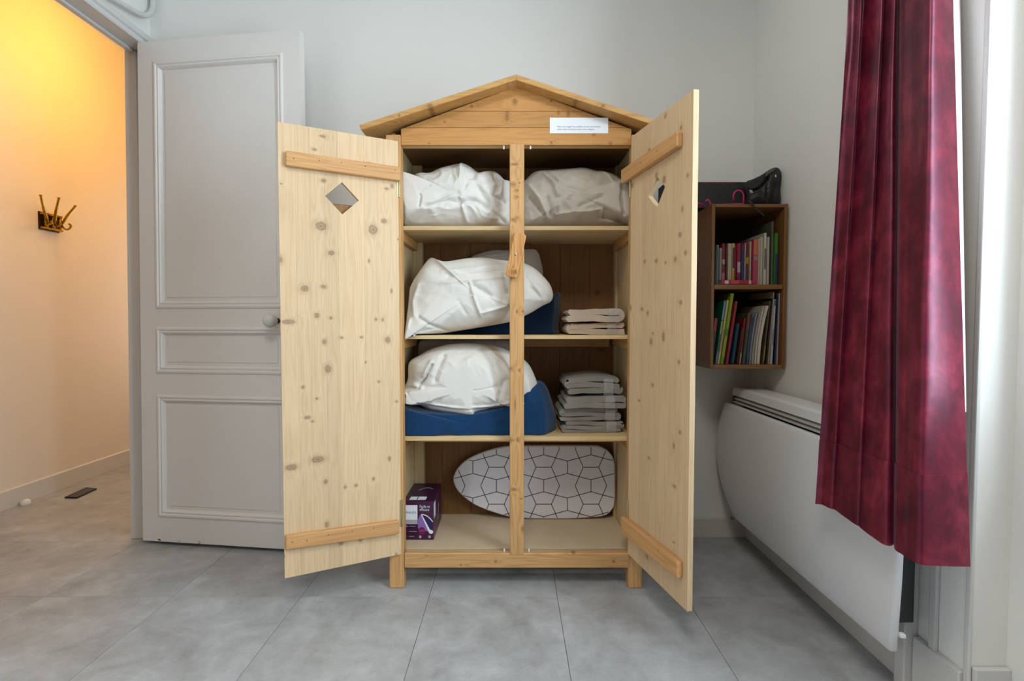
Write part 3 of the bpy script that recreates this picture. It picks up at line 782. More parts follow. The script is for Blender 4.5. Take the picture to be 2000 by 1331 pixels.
# -- second shelf: blue blanket, rear pillow, front pillow
pts = [(800,672),(860,645),(960,618),(1030,590),(1076,577),(1093,572),(1094,600),(1090,640),(1086,668),(1000,672),(900,672)]
soft('duvet', inflate(pts, (985, 640), 2.18, 0.075, 0.09, [([(1078,580),(1074,655)], 10, 0.010), ([(820,655),(1000,640)], 5, 0.004)], 0.004, 6, 5, S2+0.002, YS+0.004, flat=1.8, ymax=YMX, xmin=XA), M['bluedark'], 'navy blue folded duvet under the slanted white pillow on the second shelf', 'duvet', origin=(0, 2.1, S2))
pts = [(905,520),(920,503),(942,494),(965,489),(1000,489),(1030,487),(1048,489),(1056,508),(1060,545),(1040,575),(980,580),(920,570)]
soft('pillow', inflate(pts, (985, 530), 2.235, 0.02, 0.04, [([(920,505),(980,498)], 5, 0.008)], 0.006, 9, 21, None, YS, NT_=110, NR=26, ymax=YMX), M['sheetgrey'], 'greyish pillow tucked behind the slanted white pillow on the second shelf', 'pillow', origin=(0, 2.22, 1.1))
pts = [(840,505,2.10),(821,529),(804,556),(793,590),(788,640,1.975),(791.5,665,1.942),(799,658,1.95),(838,655,1.99),(880,649),(992,630),(1030,615),(1059,598),(1076,589),(1080,575),(1074,556),(1059,538),(1040,522),(1015,512),(982,509),(948,504),(914,505),(872,511),(855,508)]
cr = [([(922,556),(930,585),(942,618)], 3.5, 0.011), ([(928,562),(950,575),(980,592)], 8, -0.014), ([(965,585),(992,597)], 6, 0.016), ([(945,613),(990,600)], 4, 0.010), ([(870,535),(990,520)], 6, 0.008), ([(880,545),(985,532)], 4, -0.006), ([(870,555),(985,545)], 5, 0.007), ([(824,620),(845,634),(880,648)], 4, -0.014), ([(815,615),(812,590),(822,560)], 8, 0.010), ([(797,655),(806,625)], 4, 0.012), ([(800,652),(860,640)], 5, -0.006), ([(1030,540),(1050,570),(1062,590)], 5, 0.008), ([(1035,565),(1055,583)], 4, -0.009), ([(1050,562),(1068,578)], 4, 0.009), ([(985,540),(992,575)], 5, -0.010), ([(900,590),(915,615)], 5, -0.005)]
soft('pillow', inflate(pts, (930, 578), 2.045, 0.10, 0.05, cr, 0.006, 7, 31, None, 1.925, NT_=230, NR=72, ymax=2.2, xmin=-0.404, shelf=S2), M['sheet'], 'plump white pillow slanting on the second shelf, one corner drooping over the edge', 'pillow', origin=(-0.15, 2.05, 1.0))
# -- third shelf: blue duvet, rear pillow, front pillow
pts = [(786,792,2.02),(800,790),(860,795),(940,792),(1010,775),(1040,752),(1055,744),(1068,757),(1078,785),(1085,812),(1083,838),(1078,850),(1060,868),(900,870),(796,868),(788,850,2.02),(785,820,2.02)]
cr = [([(796,792),(793,820),(797,850)], 3.5, -0.024), ([(806,800),(806,848)], 8, 0.010), ([(890,815),(900,850)], 16, 0.005), ([(1050,760),(1062,800),(1060,845)], 14, 0.012)]
soft('duvet', inflate(pts, (940, 822), 2.085, 0.115, 0.12, cr, 0.005, 6, 8, S3+0.002, YS+0.004, flat=1.45, ymax=YMX, xmin=XA), M['blue'], 'deep blue rolled duvet under the white pillow on the third shelf', 'duvet', origin=(-0.1, 2.1, S3))
pts = [(806,700),(812,676),(830,664),(900,664),(985,664),(1004,672),(1010,700),(990,730),(900,745),(820,735)]
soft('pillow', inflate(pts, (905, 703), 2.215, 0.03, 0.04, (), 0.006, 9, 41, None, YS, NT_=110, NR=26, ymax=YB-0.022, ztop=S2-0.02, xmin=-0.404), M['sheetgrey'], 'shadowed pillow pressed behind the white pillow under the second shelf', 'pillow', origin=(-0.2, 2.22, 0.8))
pts = [(800,708),(797,740),(790,756),(786.5,768,1.975),(789,785,1.97),(800,790,1.98),(820,791),(840,800),(876,807),(922,810,2.0),(936,805),(995,795),(1024,803),(1045,806),(1056,807),(1058.5,797),(1052,758),(1040,725),(1026,705),(996,687),(970,677),(923,671),(876,673),(840,683),(820,694)]
cr = [([(850,710),(838,735),(825,750)], 4, -0.018), ([(872,694),(862,720),(858,738)], 6, -0.016), ([(848,704),(835,730)], 5, 0.014), ([(795,752),(815,748),(830,752)], 5, 0.016), ([(800,765),(806,778),(826,786)], 5, -0.016), ([(826,768),(846,760),(848,775)], 5, 0.014), ([(838,782),(900,790),(960,788),(995,780)], 3.2, 0.010), ([(838,787),(900,796),(960,793)], 4, -0.007), ([(940,680),(962,715),(973,750)], 10, -0.016), ([(930,757),(968,750)], 5, -0.007), ([(965,770),(975,785)], 4, 0.012), ([(985,740),(972,778)], 7, -0.010), ([(917,700),(917,780)], 5, 0.004), ([(960,685),(985,705),(1000,730)], 5, 0.012), ([(1030,730),(1040,790)], 9, 0.010)]
soft('pillow', inflate(pts, (918, 750), 2.055, 0.11, 0.07, cr, 0.008, 8, 51, None, YS+0.001, NT_=230, NR=72, ymax=2.21, xmin=XA), M['sheet'], 'creased white pillow resting on the rolled blue duvet', 'pillow', origin=(-0.15, 2.05, 0.75))

# -- folded blankets
def folded(x0, x1, z0, z1, y0, y1, n, mat, label, seed, rx=0.0, band=None, start=1, group=None, cat='blanket', fold=0.0):
    H = z1-z0; t = H/n*0.94
    pth = []
    for i in range(n):
        z = z0 + H*(i+0.5)/n
        jl = 0.012*math.sin(seed*3+i*2.1); jr = 0.014*math.cos(seed*2+i*1.7)
        a, b = x0+t*0.62+jl*0.5, x1-t*0.62+jr*0.5
        xs_ = (b, a) if (i+start) % 2 else (a, b)
        for k in range(9):
            u = k/8; x = lerp(xs_[0], xs_[1], u)
            pth.append(Vector((x, z + 0.0025*math.sin(u*5+seed+i) , 0)))
        if i < n-1:
            zc = z + H/n*0.5; sg = -1 if xs_[1] < xs_[0] else 1
            for k in range(1, 6):
                an = -PI/2 + PI*k/6
                pth.append(Vector((xs_[1] + sg*H/n*0.5*math.cos(an), zc + H/n*0.5*math.sin(an), 0)))
    Lp, Rp = [], []
    for i, p in enumerate(pth):
        d = (pth[min(i+1, len(pth)-1)] - pth[max(i-1, 0)]).normalized(); nn = Vector((-d.y, d.x, 0))
        Lp.append(p+nn*t/2); Rp.append(p-nn*t/2)
    # rounded ends
    def endcap(p, d): return [p + d*t*0.35]
    prof = Lp + endcap(pth[-1], (pth[-1]-pth[-2]).normalized()) + Rp[::-1] + endcap(pth[0], (pth[0]-pth[1]).normalized())
    bm = NB(); NYs = 12; rings = []
    xm = (x0+x1)/2
    for j in range(NYs+1):
        v = j/NYs; y = lerp(y0, y1, v)
        ins = 0.004 if j in (0, NYs) else 0.0
        ring = []
        for p in prof:
            nz = noise.noise_vector(Vector((p.x*22+seed, y*16, p.y*40)))
            x = p.x + (nz.x*0.004); z = max(z0, p.y + nz.z*0.0032 + fold*math.sin((p.x-x0)/(x1-x0)*PI)*0.01)
            yy = y + nz.y*0.004 + rx*(p.x-xm) + (0.006*noise.noise(Vector((p.x*30, p.y*90, seed))) if j == 0 else 0)
            ring.append(bm.verts.new((min(x, PRX-0.0155), yy, z)))
        rings.append(ring)
    n_ = len(prof)
    for A, B in zip(rings, rings[1:]):
        for j in range(n_): bm.faces.new((A[j], A[(j+1) % n_], B[(j+1) % n_], B[j]))
    for ring in (rings[0], rings[-1]):
        # strip caps between left and right offsets
        m = len(pth)
        for i in range(m-1): bm.faces.new((ring[i], ring[i+1], ring[2*m-(i+1)], ring[2*m-i]))
        bm.faces.new((ring[m-1], ring[m], ring[m+1])); bm.faces.new((ring[0], ring[2*m], ring[2*m+1]))
    o = tag(make('blanket', bm, mat, origin=(xm, (y0+y1)/2, z0), smooth=True, auto=55), label, cat, group)
    if band:
        bx0, bx1 = band
        b2 = NB(); NXs, NZs = 8, 14; g = []
        for i in range(NXs+1):
            rw = []
            for j in range(NZs+1):
                u, v = i/NXs, j/NZs
                x = lerp(bx0, bx1, u) + 0.004*noise.noise(Vector((v*9, seed, 3)))
                hz = v*1.5
                if hz <= 1: y = y0 - 0.005 + rx*(x-xm) ; z = lerp(z0+0.001, z1, hz)
                else: y = y0 - 0.005 + rx*(x-xm) + (hz-1)*0.12; z = z1 + 0.0008
                bulge = math.sin(min(hz, 1)*PI)*0.004
                y -= bulge; d = 0.005*noise.noise(Vector((u*5, v*11, seed*2.3)))
                rw.append(b2.verts.new((x, y-abs(d), z + (abs(d)*0.25 if hz > 1 else 0))))
            g.append(rw)
        for i in range(NXs):
            for j in range(NZs): b2.faces.new((g[i][j], g[i+1][j], g[i+1][j+1], g[i][j+1]))
        make('clear_strap', b2, M['wrap'], o, smooth=True)
    return o
# beige pair on the second shelf (photo columns 1104-1226)
yb = 2.06
def bx(x): return PY(x, 629, yb).x
hh = (PY(1160, 604, yb).z - PY(1160, 655, yb).z)
z_ = S2 + 0.001
folded(bx(1108), bx(1221), z_, z_+0.046, yb-0.03, YB-0.056, 2, M['beige'], 'lower beige fleece blanket of the pair folded on the second shelf', 3.1, 0.10, (bx(1183), bx(1201)))
folded(bx(1102), bx(1211), z_+0.0495, z_+0.049+0.052, yb-0.045, YB-0.056, 2, M['beige'], 'upper beige fleece blanket of the pair folded on the second shelf', 5.7, 0.10, (bx(1184), bx(1206)), start=0)
# grey pile on the third shelf
yg = 2.03
def gx(x): return PY(x, 629, yg).x
zz = S3 + 0.001
for i, (xa, xb, h, n, st, lab) in enumerate((
    (1100, 1218, 0.043, 3, 1, 'lowest grey fleece blanket in the pile of four on the third shelf'),
    (1094, 1210, 0.049, 3, 0, 'second grey fleece blanket up from the bottom of the pile of four'),
    (1097, 1221, 0.047, 2, 0, 'second grey fleece blanket down from the top of the pile of four'),
    (1104, 1213, 0.066, 3, 0, 'topmost grey fleece blanket of the pile of four, sagging at the back'))):
    folded(gx(xa), gx(xb), zz, zz+h, yg-0.02+0.012*math.sin(i*2.2), YB-0.058, n, M['greyfleece'], lab, 1.3+i*2.4, 0.06, (gx(1184+i*-2), gx(1203-i*2)), start=st, fold=(1.0 if i == 3 else 0))
    zz += h + 0.003

# -- ironing board on edge, printed with a pentagon lattice
YI = 2.232
ol = [(885,928),(893,912),(911,895),(940,881),(972,871.5),(1010,867.5),(1150,867),(1174,869.5),(1191,880),(1200,898),(1202,930),(1201,977),(1195,993),(1181,1004),(1150,1008),(1103,1010),(1060,1010),(1026,1009),(995,1006),(954,994),(923,980),(896,958),(886,940)]
olp = spline([Vector((*p, 0)) for p in ol+ol[:1]], 5)[:-1]
ipt = [PY(p.x, p.y, YI) for p in olp]
dz = ZF + 0.002 - min(p.z for p in ipt)
for p in ipt: p.z += dz
ib = root('ironing_board', (PY(1045, 629, YI).x, YI, ZF), 'small white ironing board with a black line lattice standing on its edge in the wardrobe', 'ironing board')
M['ibcover'] = fabric('white_board_cover', col(232, 230, 238), col(224, 222, 230), weave=900, rough=0.6)
bm = prism(NB(), ipt, (0, 0.026, 0))
fr = [f for f in bm.faces if len(f.verts) > 10]
bmesh.ops.recalc_face_normals(bm, faces=bm.faces)
bmesh.ops.bevel(bm, geom=[e for f in fr for e in f.edges], offset=0.007, segments=3, affect='EDGES', profile=0.5)
make('padded_cover', bm, M['ibcover'], ib, smooth=True, auto=35)
pb = NB()
cx_, cz_ = sum(p.x for p in ipt)/len(ipt), sum(p.z for p in ipt)/len(ipt)
poly = [(cx_ + (p.x-cx_)*0.985, cz_ + (p.z-cz_)*0.975) for p in ipt]
def inside(x, z):
    r = False; n = len(poly)
    for i in range(n):
        (x1, z1), (x2, z2) = poly[i], poly[(i+1) % n]
        if (z1 > z) != (z2 > z) and x < (x2-x1)*(z-z1)/(z2-z1)+x1: r = not r
    return r
def clip(a, b):
    n = 60; ts = [i/n for i in range(n+1)]
    ins_ = [inside(lerp(a[0], b[0], t), lerp(a[1], b[1], t)) for t in ts]
    if not any(ins_): return None
    i0 = ins_.index(True); i1 = n - ins_[::-1].index(True)
    if i1 <= i0: return None
    f = lambda t: (lerp(a[0], b[0], t), lerp(a[1], b[1], t))
    return f(ts[i0]), f(ts[i1])
def stroke(a, b, w_=0.0029):
    r = clip(a, b)
    if not r: return
    a, b = r; dx, dz_ = b[0]-a[0], b[1]-a[1]; L = math.hypot(dx, dz_)
    if L < 1e-4: return
    nx, nz = -dz_/L*w_/2, dx/L*w_/2
    vs_ = [pb.verts.new((x, YI-0.0006, z)) for x, z in ((a[0]+nx, a[1]+nz), (b[0]+nx, b[1]+nz), (b[0]-nx, b[1]-nz), (a[0]-nx, a[1]-nz))]
    pb.faces.new(vs_)
for i in range(-5, 4):
    for j in range(-2, 3):
        cx, cy = 960+(357+323*i)/3.502, 840+(367+253*j)/3.502
        def g(dx, dy):
            p = PY(cx+dx/3.502, cy+dy/3.502, YI); return (p.x, p.z+dz)
        for A_, B_ in (((53,-126),(108,0)), ((108,0),(53,126)), ((-53,-126),(-108,0)), ((-108,0),(-53,126)), ((-53,126),(53,126)),
                     ((0,-41),(0,41)), ((161.5,84),(161.5,169)), ((0,-41),(161.5,-84)), ((0,-41),(-161.5,-84)), ((0,41),(161.5,84)), ((0,41),(-161.5,84))):
            stroke(g(*A_), g(*B_))
tag(make('printed_lattice', pb, M['black'], ib), kind='stuff')

# -- iron box
BX0, BX1, BY0, BY1, BZ0 = -0.4315, PY(846.5, 1010, 2.02).x, 2.02, 2.245, ZF+0.001
BZ1 = PY(820, 980, BY0).z
M['plum'] = plain('plum_carton', col(72, 20, 66), 0.35, var=0.08, scale=14)
M['plumdark'] = plain('dark_plum_print', col(48, 18, 56), 0.35, var=0.05)
M['magenta'] = plain('magenta_print', col(122, 18, 84), 0.35)
M['lilac'] = plain('lilac_print', col(146, 110, 186), 0.4, var=0.1)
M['label'] = plain('white_label_print', col(232, 240, 250), 0.4, var=0.01)
M['bluetext'] = plain('blue_print', col(20, 84, 150), 0.4)
M['silver'] = plain('silver_print', col(176, 178, 186), 0.35, var=0.1)
ibx = root('iron_box', ((BX0+BX1)/2, BY0, BZ0), 'plum and white steam iron carton with a printed iron standing on the wardrobe floor', 'box')
make('carton', box(NB(), BX0, BX1, BY0, BY1, BZ0, BZ1, bev=0.0012, seg=1), M['plum'], ibx)
bw, bh = BX1-BX0, BZ1-BZ0
def fq(bm, pts, e=0.0004):
    """polygon on the carton front, u,v in 0..1 from the visible corner (788 px) """
    f = bm.faces.new([bm.verts.new((fx(u), BY0-e, BZ0+bh*v)) for u, v in pts]); return bm
fx0 = PY(789, 1010, BY0).x
UL = (BX0-fx0)/(BX1-fx0) + 0.01
def fx(u): return fx0 + (BX1-fx0)*u
def rect(a, b, c, d): return [(a, c), (b, c), (b, d), (a, d)]
make('white_label', fq(NB(), rect(UL, 0.46, 0.525, 0.905)), M['label'], ibx)
make('silver_band', fq(NB(), rect(UL, 0.46, 0.41, 0.525)), M['silver'], ibx)
make('dark_print_field', fq(NB(), rect(UL, 0.46, 0.02, 0.41)), M['plumdark'], ibx)
make('lilac_glow_print', fq(NB(), [(0.47, 0.52), (0.56, 0.66), (0.62, 0.62), (0.86, 0.22), (0.80, 0.22), (0.47, 0.30)]), M['lilac'], ibx)
# printed iron: sole, body, handle
make('printed_iron_sole', fq(NB(), [(0.575, 0.665), (0.60, 0.675), (0.88, 0.27), (0.98, 0.24), (0.99, 0.19), (0.94, 0.155), (0.86, 0.17), (0.80, 0.27)], 0.0007), M['label'], ibx)
hb = NB()
arc = [(0.62+0.36*t, 0.675-0.02*t-0.17*t**2.2) for t in [i/10 for i in range(11)]]
for a, b in zip(arc, arc[1:]): hb.faces.new([hb.verts.new((fx(u), BY0-0.0007, BZ0+bh*v)) for u, v in (a, b, (b[0]-0.01, b[1]-0.028), (a[0]-0.01, a[1]-0.022))])
bmesh.ops.remove_doubles(hb, verts=hb.verts, dist=1e-5)
make('printed_iron_handle', hb, M['label'], ibx)
make('printed_iron_body', fq(NB(), [(0.70, 0.60), (0.80, 0.585), (0.95, 0.49), (0.97, 0.33), (0.88, 0.30)], 0.0005), plain('navy_print', col(40, 30, 92), 0.4), ibx)
def bt(txt, size, u, v, mat, e=0.0008, w_=None, name='lettering'):
    b = Vector((fx(u), BY0-e, BZ0+bh*v))
    tm = text_bm(txt, size, lambda x, z: b + Vector((x, 0, z)))
    if w_:
        mx = max(q.co.x for q in tm.verts)-b.x
        for q in tm.verts: q.co.x = b.x + (q.co.x-b.x)*w_*(BX1-fx0)/mx
    tag(make(name, tm, mat, ibx), kind='stuff')
bt('PHILIPS', 0.0125, 0.05, 0.685, M['bluetext'], w_=0.36)
bt('Facile et', 0.0165, 0.53, 0.835, M['label'], w_=0.35)
bt('efficace', 0.0165, 0.53, 0.755, M['label'], w_=0.33)
rd = NB(); rd.faces.new([rd.verts.new((fx(0.605)+0.0135*math.cos(a), BY0-0.0008, BZ0+bh*0.235+0.0155*math.sin(a))) for a in [2*PI*i/28 for i in range(28)]])
make('round_badge', rd, M['magenta'], ibx)
bt('2000W', 0.0085, 0.515, 0.218, M['lilac'], 0.0011, w_=0.19)
for i, (v, s) in enumerate(((0.335, 0.22), (0.205, 0.26), (0.075, 0.17))):
    make('icon_print', fq(NB(), rect(0.055, 0.125, v, v+0.04), 0.0007), M['lilac'] if i == 0 else M['magenta'], ibx)
    make('caption_line', fq(NB(), rect(0.17, 0.17+s, v+0.012, v+0.024), 0.0007), M['silver'], ibx)
    make('rule_line', fq(NB(), rect(0.05, 0.43, v-0.030, v-0.026), 0.0007), M['magenta'], ibx)
for u in (0.515, 0.83):
    rd = NB(); rd.faces.new([rd.verts.new((fx(u+0.035)+0.0048*math.cos(a), BY0-0.0008, BZ0+bh*0.08+0.006*math.sin(a))) for a in [2*PI*i/16 for i in range(16)]])
    make('small_emblem', rd, M['silver'], ibx)
# top of the carton: lid flap, white label, printed iron
def tq(pts, e=0.0004):
    bm = NB(); bm.faces.new([bm.verts.new((lerp(BX0, BX1, u), lerp(BY0, BY1, v), BZ1+e)) for u, v in pts]); return bm
make('lid_flap', box(NB(), BX0+0.0005, BX1-0.0005, BY0-0.001, BY1-0.002, BZ1+0.0001, BZ1+0.0018), M['plumdark'], ibx)
make('white_label', tq(rect(0.16, 0.72, 0.05, 0.22), 0.0022), M['label'], ibx)
make('label_print', tq(rect(0.40, 0.44, 0.07, 0.20), 0.0026), M['bluetext'], ibx)
pa = [(0.30+0.5*t, 0.60+0.14*math.sin(t*PI*0.85)) for t in [i/10 for i in range(11)]]
hb = NB()
for a, b in zip(pa, pa[1:]): hb.faces.new([hb.verts.new((lerp(BX0, BX1, u), lerp(BY0, BY1, v), BZ1+0.0022)) for u, v in (a, b, (b[0]-0.02, b[1]-0.055), (a[0]+0.02, a[1]-0.05))])
bmesh.ops.remove_doubles(hb, verts=hb.verts, dist=1e-5)
make('printed_iron_top', hb, M['silver'], ibx)
def sq(pts, e=0.0004):
    bm = NB(); bm.faces.new([bm.verts.new((BX1+e, lerp(BY0, BY1, u), lerp(BZ0, BZ1, v))) for u, v in pts]); return bm
make('white_label', sq(rect(0.03, 0.24, 0.52, 0.92)), M['label'], ibx)
make('side_print', sq([(0.50, 0.25), (0.56, 0.25), (0.66, 0.62), (0.62, 0.66)], 0.0004), M['silver'], ibx)

# ================================================================== WALL CRATE WITH BOOKS
BYF = 2.045
CX0, CX1 = PY(1388, 600, BYF).x, PY(1536, 600, BYF).x
CZ1, CZ0 = PY(1450, 398, BYF).z, PY(1450, 721, BYF).z
ZM1, ZM0 = PY(1450, 556, BYF).z, PY(1450, 565, BYF).z
M['crate'] = wood('brown_stained_board', col(124, 84, 48), col(84, 52, 28), 'z', line=0.4, var=0.12, rough=0.42)
M['crate_h'] = wood('brown_stained_board_flat', col(132, 92, 56), col(88, 56, 30), 'x', line=0.4, var=0.12, rough=0.42)
M['crateback'] = plain('dark_crate_back', col(74, 52, 38), 0.7)
cr_ = root('wall_bookshelf', ((CX0+CX1)/2, BYF, CZ0), 'dark brown two-compartment wooden crate shelf of books hung in the corner', 'bookshelf')
CT = 0.014; YK = WY-0.004
for x0, x1 in ((CX0, CX0+CT), (CX1-CT, CX1)):
    make('side_board', bevel_all(box(NB(), x0, x1, BYF, YK, CZ0, CZ1), 0.002, 1), M['crate'], cr_)
ix0, ix1 = CX0+CT+0.0004, CX1-CT-0.0004
make('top_board', bevel_all(box(NB(), ix0, ix1, BYF+0.001, YK-0.012, CZ1-CT, CZ1-0.001), 0.0015, 1), M['crate_h'], cr_)
make('bottom_board', bevel_all(box(NB(), ix0, ix1, BYF+0.001, YK-0.012, CZ0, CZ0+0.016), 0.0015, 1), M['crate_h'], cr_)
make('shelf', bevel_all(box(NB(), ix0, ix1, BYF+0.004, YK-0.012, ZM0, ZM1), 0.0015, 1), M['crate_h'], cr_)
make('back_board', box(NB(), ix0, ix1, YK-0.011, YK, CZ0, CZ1-0.001), M['crateback'], cr_)

pages = plain('book_pages', col(176, 168, 154), 0.8, var=0.05, scale=90)
bookmats = {}
def cov(rgb):
    if rgb not in bookmats: bookmats[rgb] = plain('book_cover', col(*[c*0.86 for c in rgb]), 0.42, var=0.08, scale=25)
    return bookmats[rgb]
def book(x0, x1, zbot, ztop, yf, depth, rgb, label, group, lean=0.0, bands=(), soft_=False, bend=0.0, namek='book'):
    """upright book: spine towards the room; lean = shear of the top in metres (as a rotation about the foot)"""
    w_, h = x1-x0, ztop-zbot
    a = math.atan2(lean, h); hh_ = h
    R = Matrix.Translation((x1 if lean >= 0 else x0, 0, zbot)) @ Matrix.Rotation(a, 4, 'Y') @ Matrix.Translation((-(x1 if lean >= 0 else x0), 0, -zbot))
    c = min(0.0016, w_*0.28)
    NZ = 8 if bend else 1
    def grid_solid(prof):
        """closed profile in x,y lofted along z"""
        bm = NB(); rings = []
        for k in range(NZ+1):
            v = k/NZ; zz_ = zbot + hh_*v
            bx_ = bend*math.sin(v*PI)
            rings.append([bm.verts.new((px+bx_, py, zz_)) for px, py in prof])
        n = len(prof)
        for A, B in zip(rings, rings[1:]):
            for j in range(n): bm.faces.new((A[j], A[(j+1) % n], B[(j+1) % n], B[j]))
        bm.faces.new(rings[0][::-1]); bm.faces.new(rings[-1])
        return bm
    b = min(w_*0.25, 0.003)
    prof = [(x0, yf+depth), (x0, yf+b), (x0+b*0.6, yf), (x1-b*0.6, yf), (x1, yf+b), (x1, yf+depth), (x1-c, yf+depth), (x1-c, yf+b+c), (x0+c, yf+b+c), (x0+c, yf+depth)]
    bm = grid_solid(prof); bm.transform(R)
    o = tag(make(namek, bm, cov(rgb), origin=((x0+x1)/2, yf, zbot)), label, 'magazine' if namek == 'magazine' else 'book', group)
    pbm = grid_solid([(x0+c, yf+depth-0.003), (x0+c, yf+b+c+0.0003), (x1-c, yf+b+c+0.0003), (x1-c, yf+depth-0.003)])
    for v in pbm.verts:
        v.co.z = zbot + 0.0015 + (v.co.z-zbot)*(hh_-0.004)/hh_
    pbm.transform(R)
    make('pages', pbm, pages, o)
    for v0, v1, rgb2 in bands:
        sb = NB()
        ins_ = w_*0.12
        q = [(x0+ins_, v0), (x1-ins_, v0), (x1-ins_, v1), (x0+ins_, v1)]
        sb.faces.new([sb.verts.new((x + (bend*math.sin(v*PI)), yf-0.0004, zbot+hh_*v)) for x, v in q]); sb.transform(R)
        make('spine_print', sb, cov(rgb2), o)
    return o
GU, GL = 'books in the upper compartment', 'books in the lower compartment'
YBK = 2.07
def ux(x): return PY(x, 500, YBK).x
def uz(y): return PY(1450, y, YBK).z
zU = ZM1 + 0.0006
UP = [ # x0, x1, ytop, rgb, label, bands
 (1386, 1394.5, 502, (196,200,214), 'short pale blue and white book against the left board, upper row', [(0.55, 0.92, (120,130,170))]),
 (1396.5, 1402, 480, (26,52,44), 'dark green book between the pale blue book and a white one', []),
 (1402.5, 1406.5, 478, (206,200,192), 'thin off-white book beside the dark green one, upper row', []),
 (1407, 1412, 484, (150,140,142), 'grey book just before the first dark red volume', []),
 (1412.5, 1419.5, 475, (126,20,36), 'dark red book with pale lettering specks, first of the reds', [(0.5, 0.62, (190,150,150)), (0.1, 0.3, (180,120,120))]),
 (1420, 1423.5, 476, (88,40,16), 'narrow rust brown book beside the first dark red one', []),
 (1424, 1427.5, 475, (206,192,170), 'thin cream booklet next to the rust brown book', []),
 (1428, 1431.5, 475, (212,200,180), 'second thin cream booklet from the rust brown book', []),
 (1432, 1437, 475, (204,184,130), 'cream book with a dark and yellow patterned spine', [(0.05, 0.35, (190,150,40)), (0.4, 0.9, (110,40,50))]),
 (1437.5, 1441, 477, (110,16,36), 'slim crimson book after the patterned spine', []),
 (1441.5, 1449, 474.5, (150,24,56), 'bright crimson book with white lettering specks', [(0.3, 0.55, (200,170,180)), (0.08, 0.2, (90,40,90))]),
 (1449.5, 1456.5, 475, (22,48,92), 'navy book with a dark red top, upper row', [(0.82, 0.99, (96,12,36))]),
 (1457, 1459.5, 474, (190,160,130), 'thin tan booklet right of the navy book', []),
 (1460, 1466.5, 472.5, (116,14,34), 'dark red book with a yellow mark, last of the reds', [(0.5, 0.65, (190,150,40)), (0.1, 0.4, (60,40,80))]),
 (1467, 1469.5, 471, (206,190,160), 'thin cream booklet beside the orange and pink book', []),
 (1471, 1480, 467.5, (190,70,100), 'pink book whose upper spine is orange, with a grey emblem', [(0.66, 0.99, (214,120,60)), (0.55, 0.62, (150,150,140))]),
 (1481, 1485, 466, (196,172,150), 'beige paperback right of the orange and pink book', []),
 (1485.5, 1491.5, 463, (204,184,164), 'wider beige paperback beside the white one', []),
 (1492.5, 1497.5, 455, (214,212,200), 'tall white book with dark spine lettering', [(0.3, 0.7, (120,116,110))]),
 (1498.5, 1503, 463, (200,184,168), 'pale book just right of the tall white one', []),
 (1507.5, 1512, 432, (96,98,80), 'very tall grey green folder near the right end, upper row', []),
 (1512.5, 1518.5, 456, (58,132,44), 'green and blue book against the right board, upper row', [(0.02, 0.6, (24,60,110))]),
]
for x0, x1, yt, rgb, lab, bands in UP:
    dp = 0.17 if yt > 460 else 0.215
    lift = 0.0
    yf = YBK + random.uniform(-0.004, 0.006) + (0.012 if 1400 < x0 < 1470 else 0)
    book(ux(x0), ux(x1), zU, uz(yt), yf, dp, rgb, lab.replace('left board', 'outer board').replace('right board', 'wall-side board').replace('right of', 'next after').replace('near the right end', 'next to the green and blue book'), GU, bands=bands)
# two leaning pale booklets standing behind the pale blue book
book(PY(1382, 500, 2.25).x, PY(1385, 500, 2.25).x, zU, PY(1400, 440, 2.25).z, 2.25, 0.095, (190,182,170), 'grey booklet tilted beside the outer board, rising behind the pale blue book', GU, lean=0.018)
# lying book in front
lb0, lb1 = PY(1409, 550, 2.054), PY(1472, 550, 2.054)
o = book(lb0.x, lb0.x+0.018, zU, zU+0.128, 2.0, 0.10, (176, 28, 66), 'bright pink-red book lying flat on its side in front of the reds', GU, bands=[(0.10, 0.22, (230, 210, 214)), (0.30, 0.55, (214, 90, 80)), (0.85, 0.92, (220, 190, 200))])
for ob in [o]+list(o.children):
    pass
o.rotation_euler = (0, math.radians(90), 0); o.location = (lb0.x, 2.052, zU+0.0092)
o.data.transform(Matrix.Translation((0, 0, 0)))
# lower row
YBL = 2.068
def lx(x): return PY(x, 640, YBL).x
def lz(y): return PY(1450, y, YBL).z
zL = CZ0 + 0.0168
LO = [ # foot x0,x1, ytop, top shift px, rgb, label, bands
 (1383, 1385.5, 614, 8, (120,126,130), 'thin grey book leaning at the outer board, lower row', []),
 (1387, 1394, 622, 8, (54,34,36), 'black book with a red top, leaning, lower row', [(0.72, 0.99, (150,20,36))]),
 (1397.5, 1401.5, 587, 16, (40,104,84), 'tall leaning green and teal book before the cream one', [(0.7, 0.99, (120,170,180)), (0.48, 0.68, (150,180,90)), (0.0, 0.2, (120,130,150))]),
 (1402.5, 1406.5, 586, 17, (206,196,140), 'tall leaning cream yellow book beside the lime one', [(0.2, 0.55, (180,150,110))]),
 (1408, 1414.5, 572.5, 19, (150,170,40), 'tallest lime green book leaning in the lower row', [(0.40, 0.5, (70,140,50)), (0.02, 0.1, (80,150,40))]),
 (1418.5, 1423.5, 588, 17, (164,46,52), 'coral red book leaning on the lime green one', [(0.05, 0.6, (150,50,70))]),
 (1429, 1435, 632, 10, (22,66,84), 'short dark teal book standing alone after the coral red one', []),
 (1440, 1442.5, 640, 9, (70,46,40), 'thin brown booklet before the maroon book', []),
 (1444, 1448, 622, 9, (130,16,40), 'maroon red book leaning in the middle of the lower row', [(0.0, 0.25, (160,150,130))]),
 (1450.5, 1456.5, 612, 10, (74,80,56), 'olive book with a rust top, leaning beside the magazines', [(0.70, 0.99, (140,60,44))]),
]
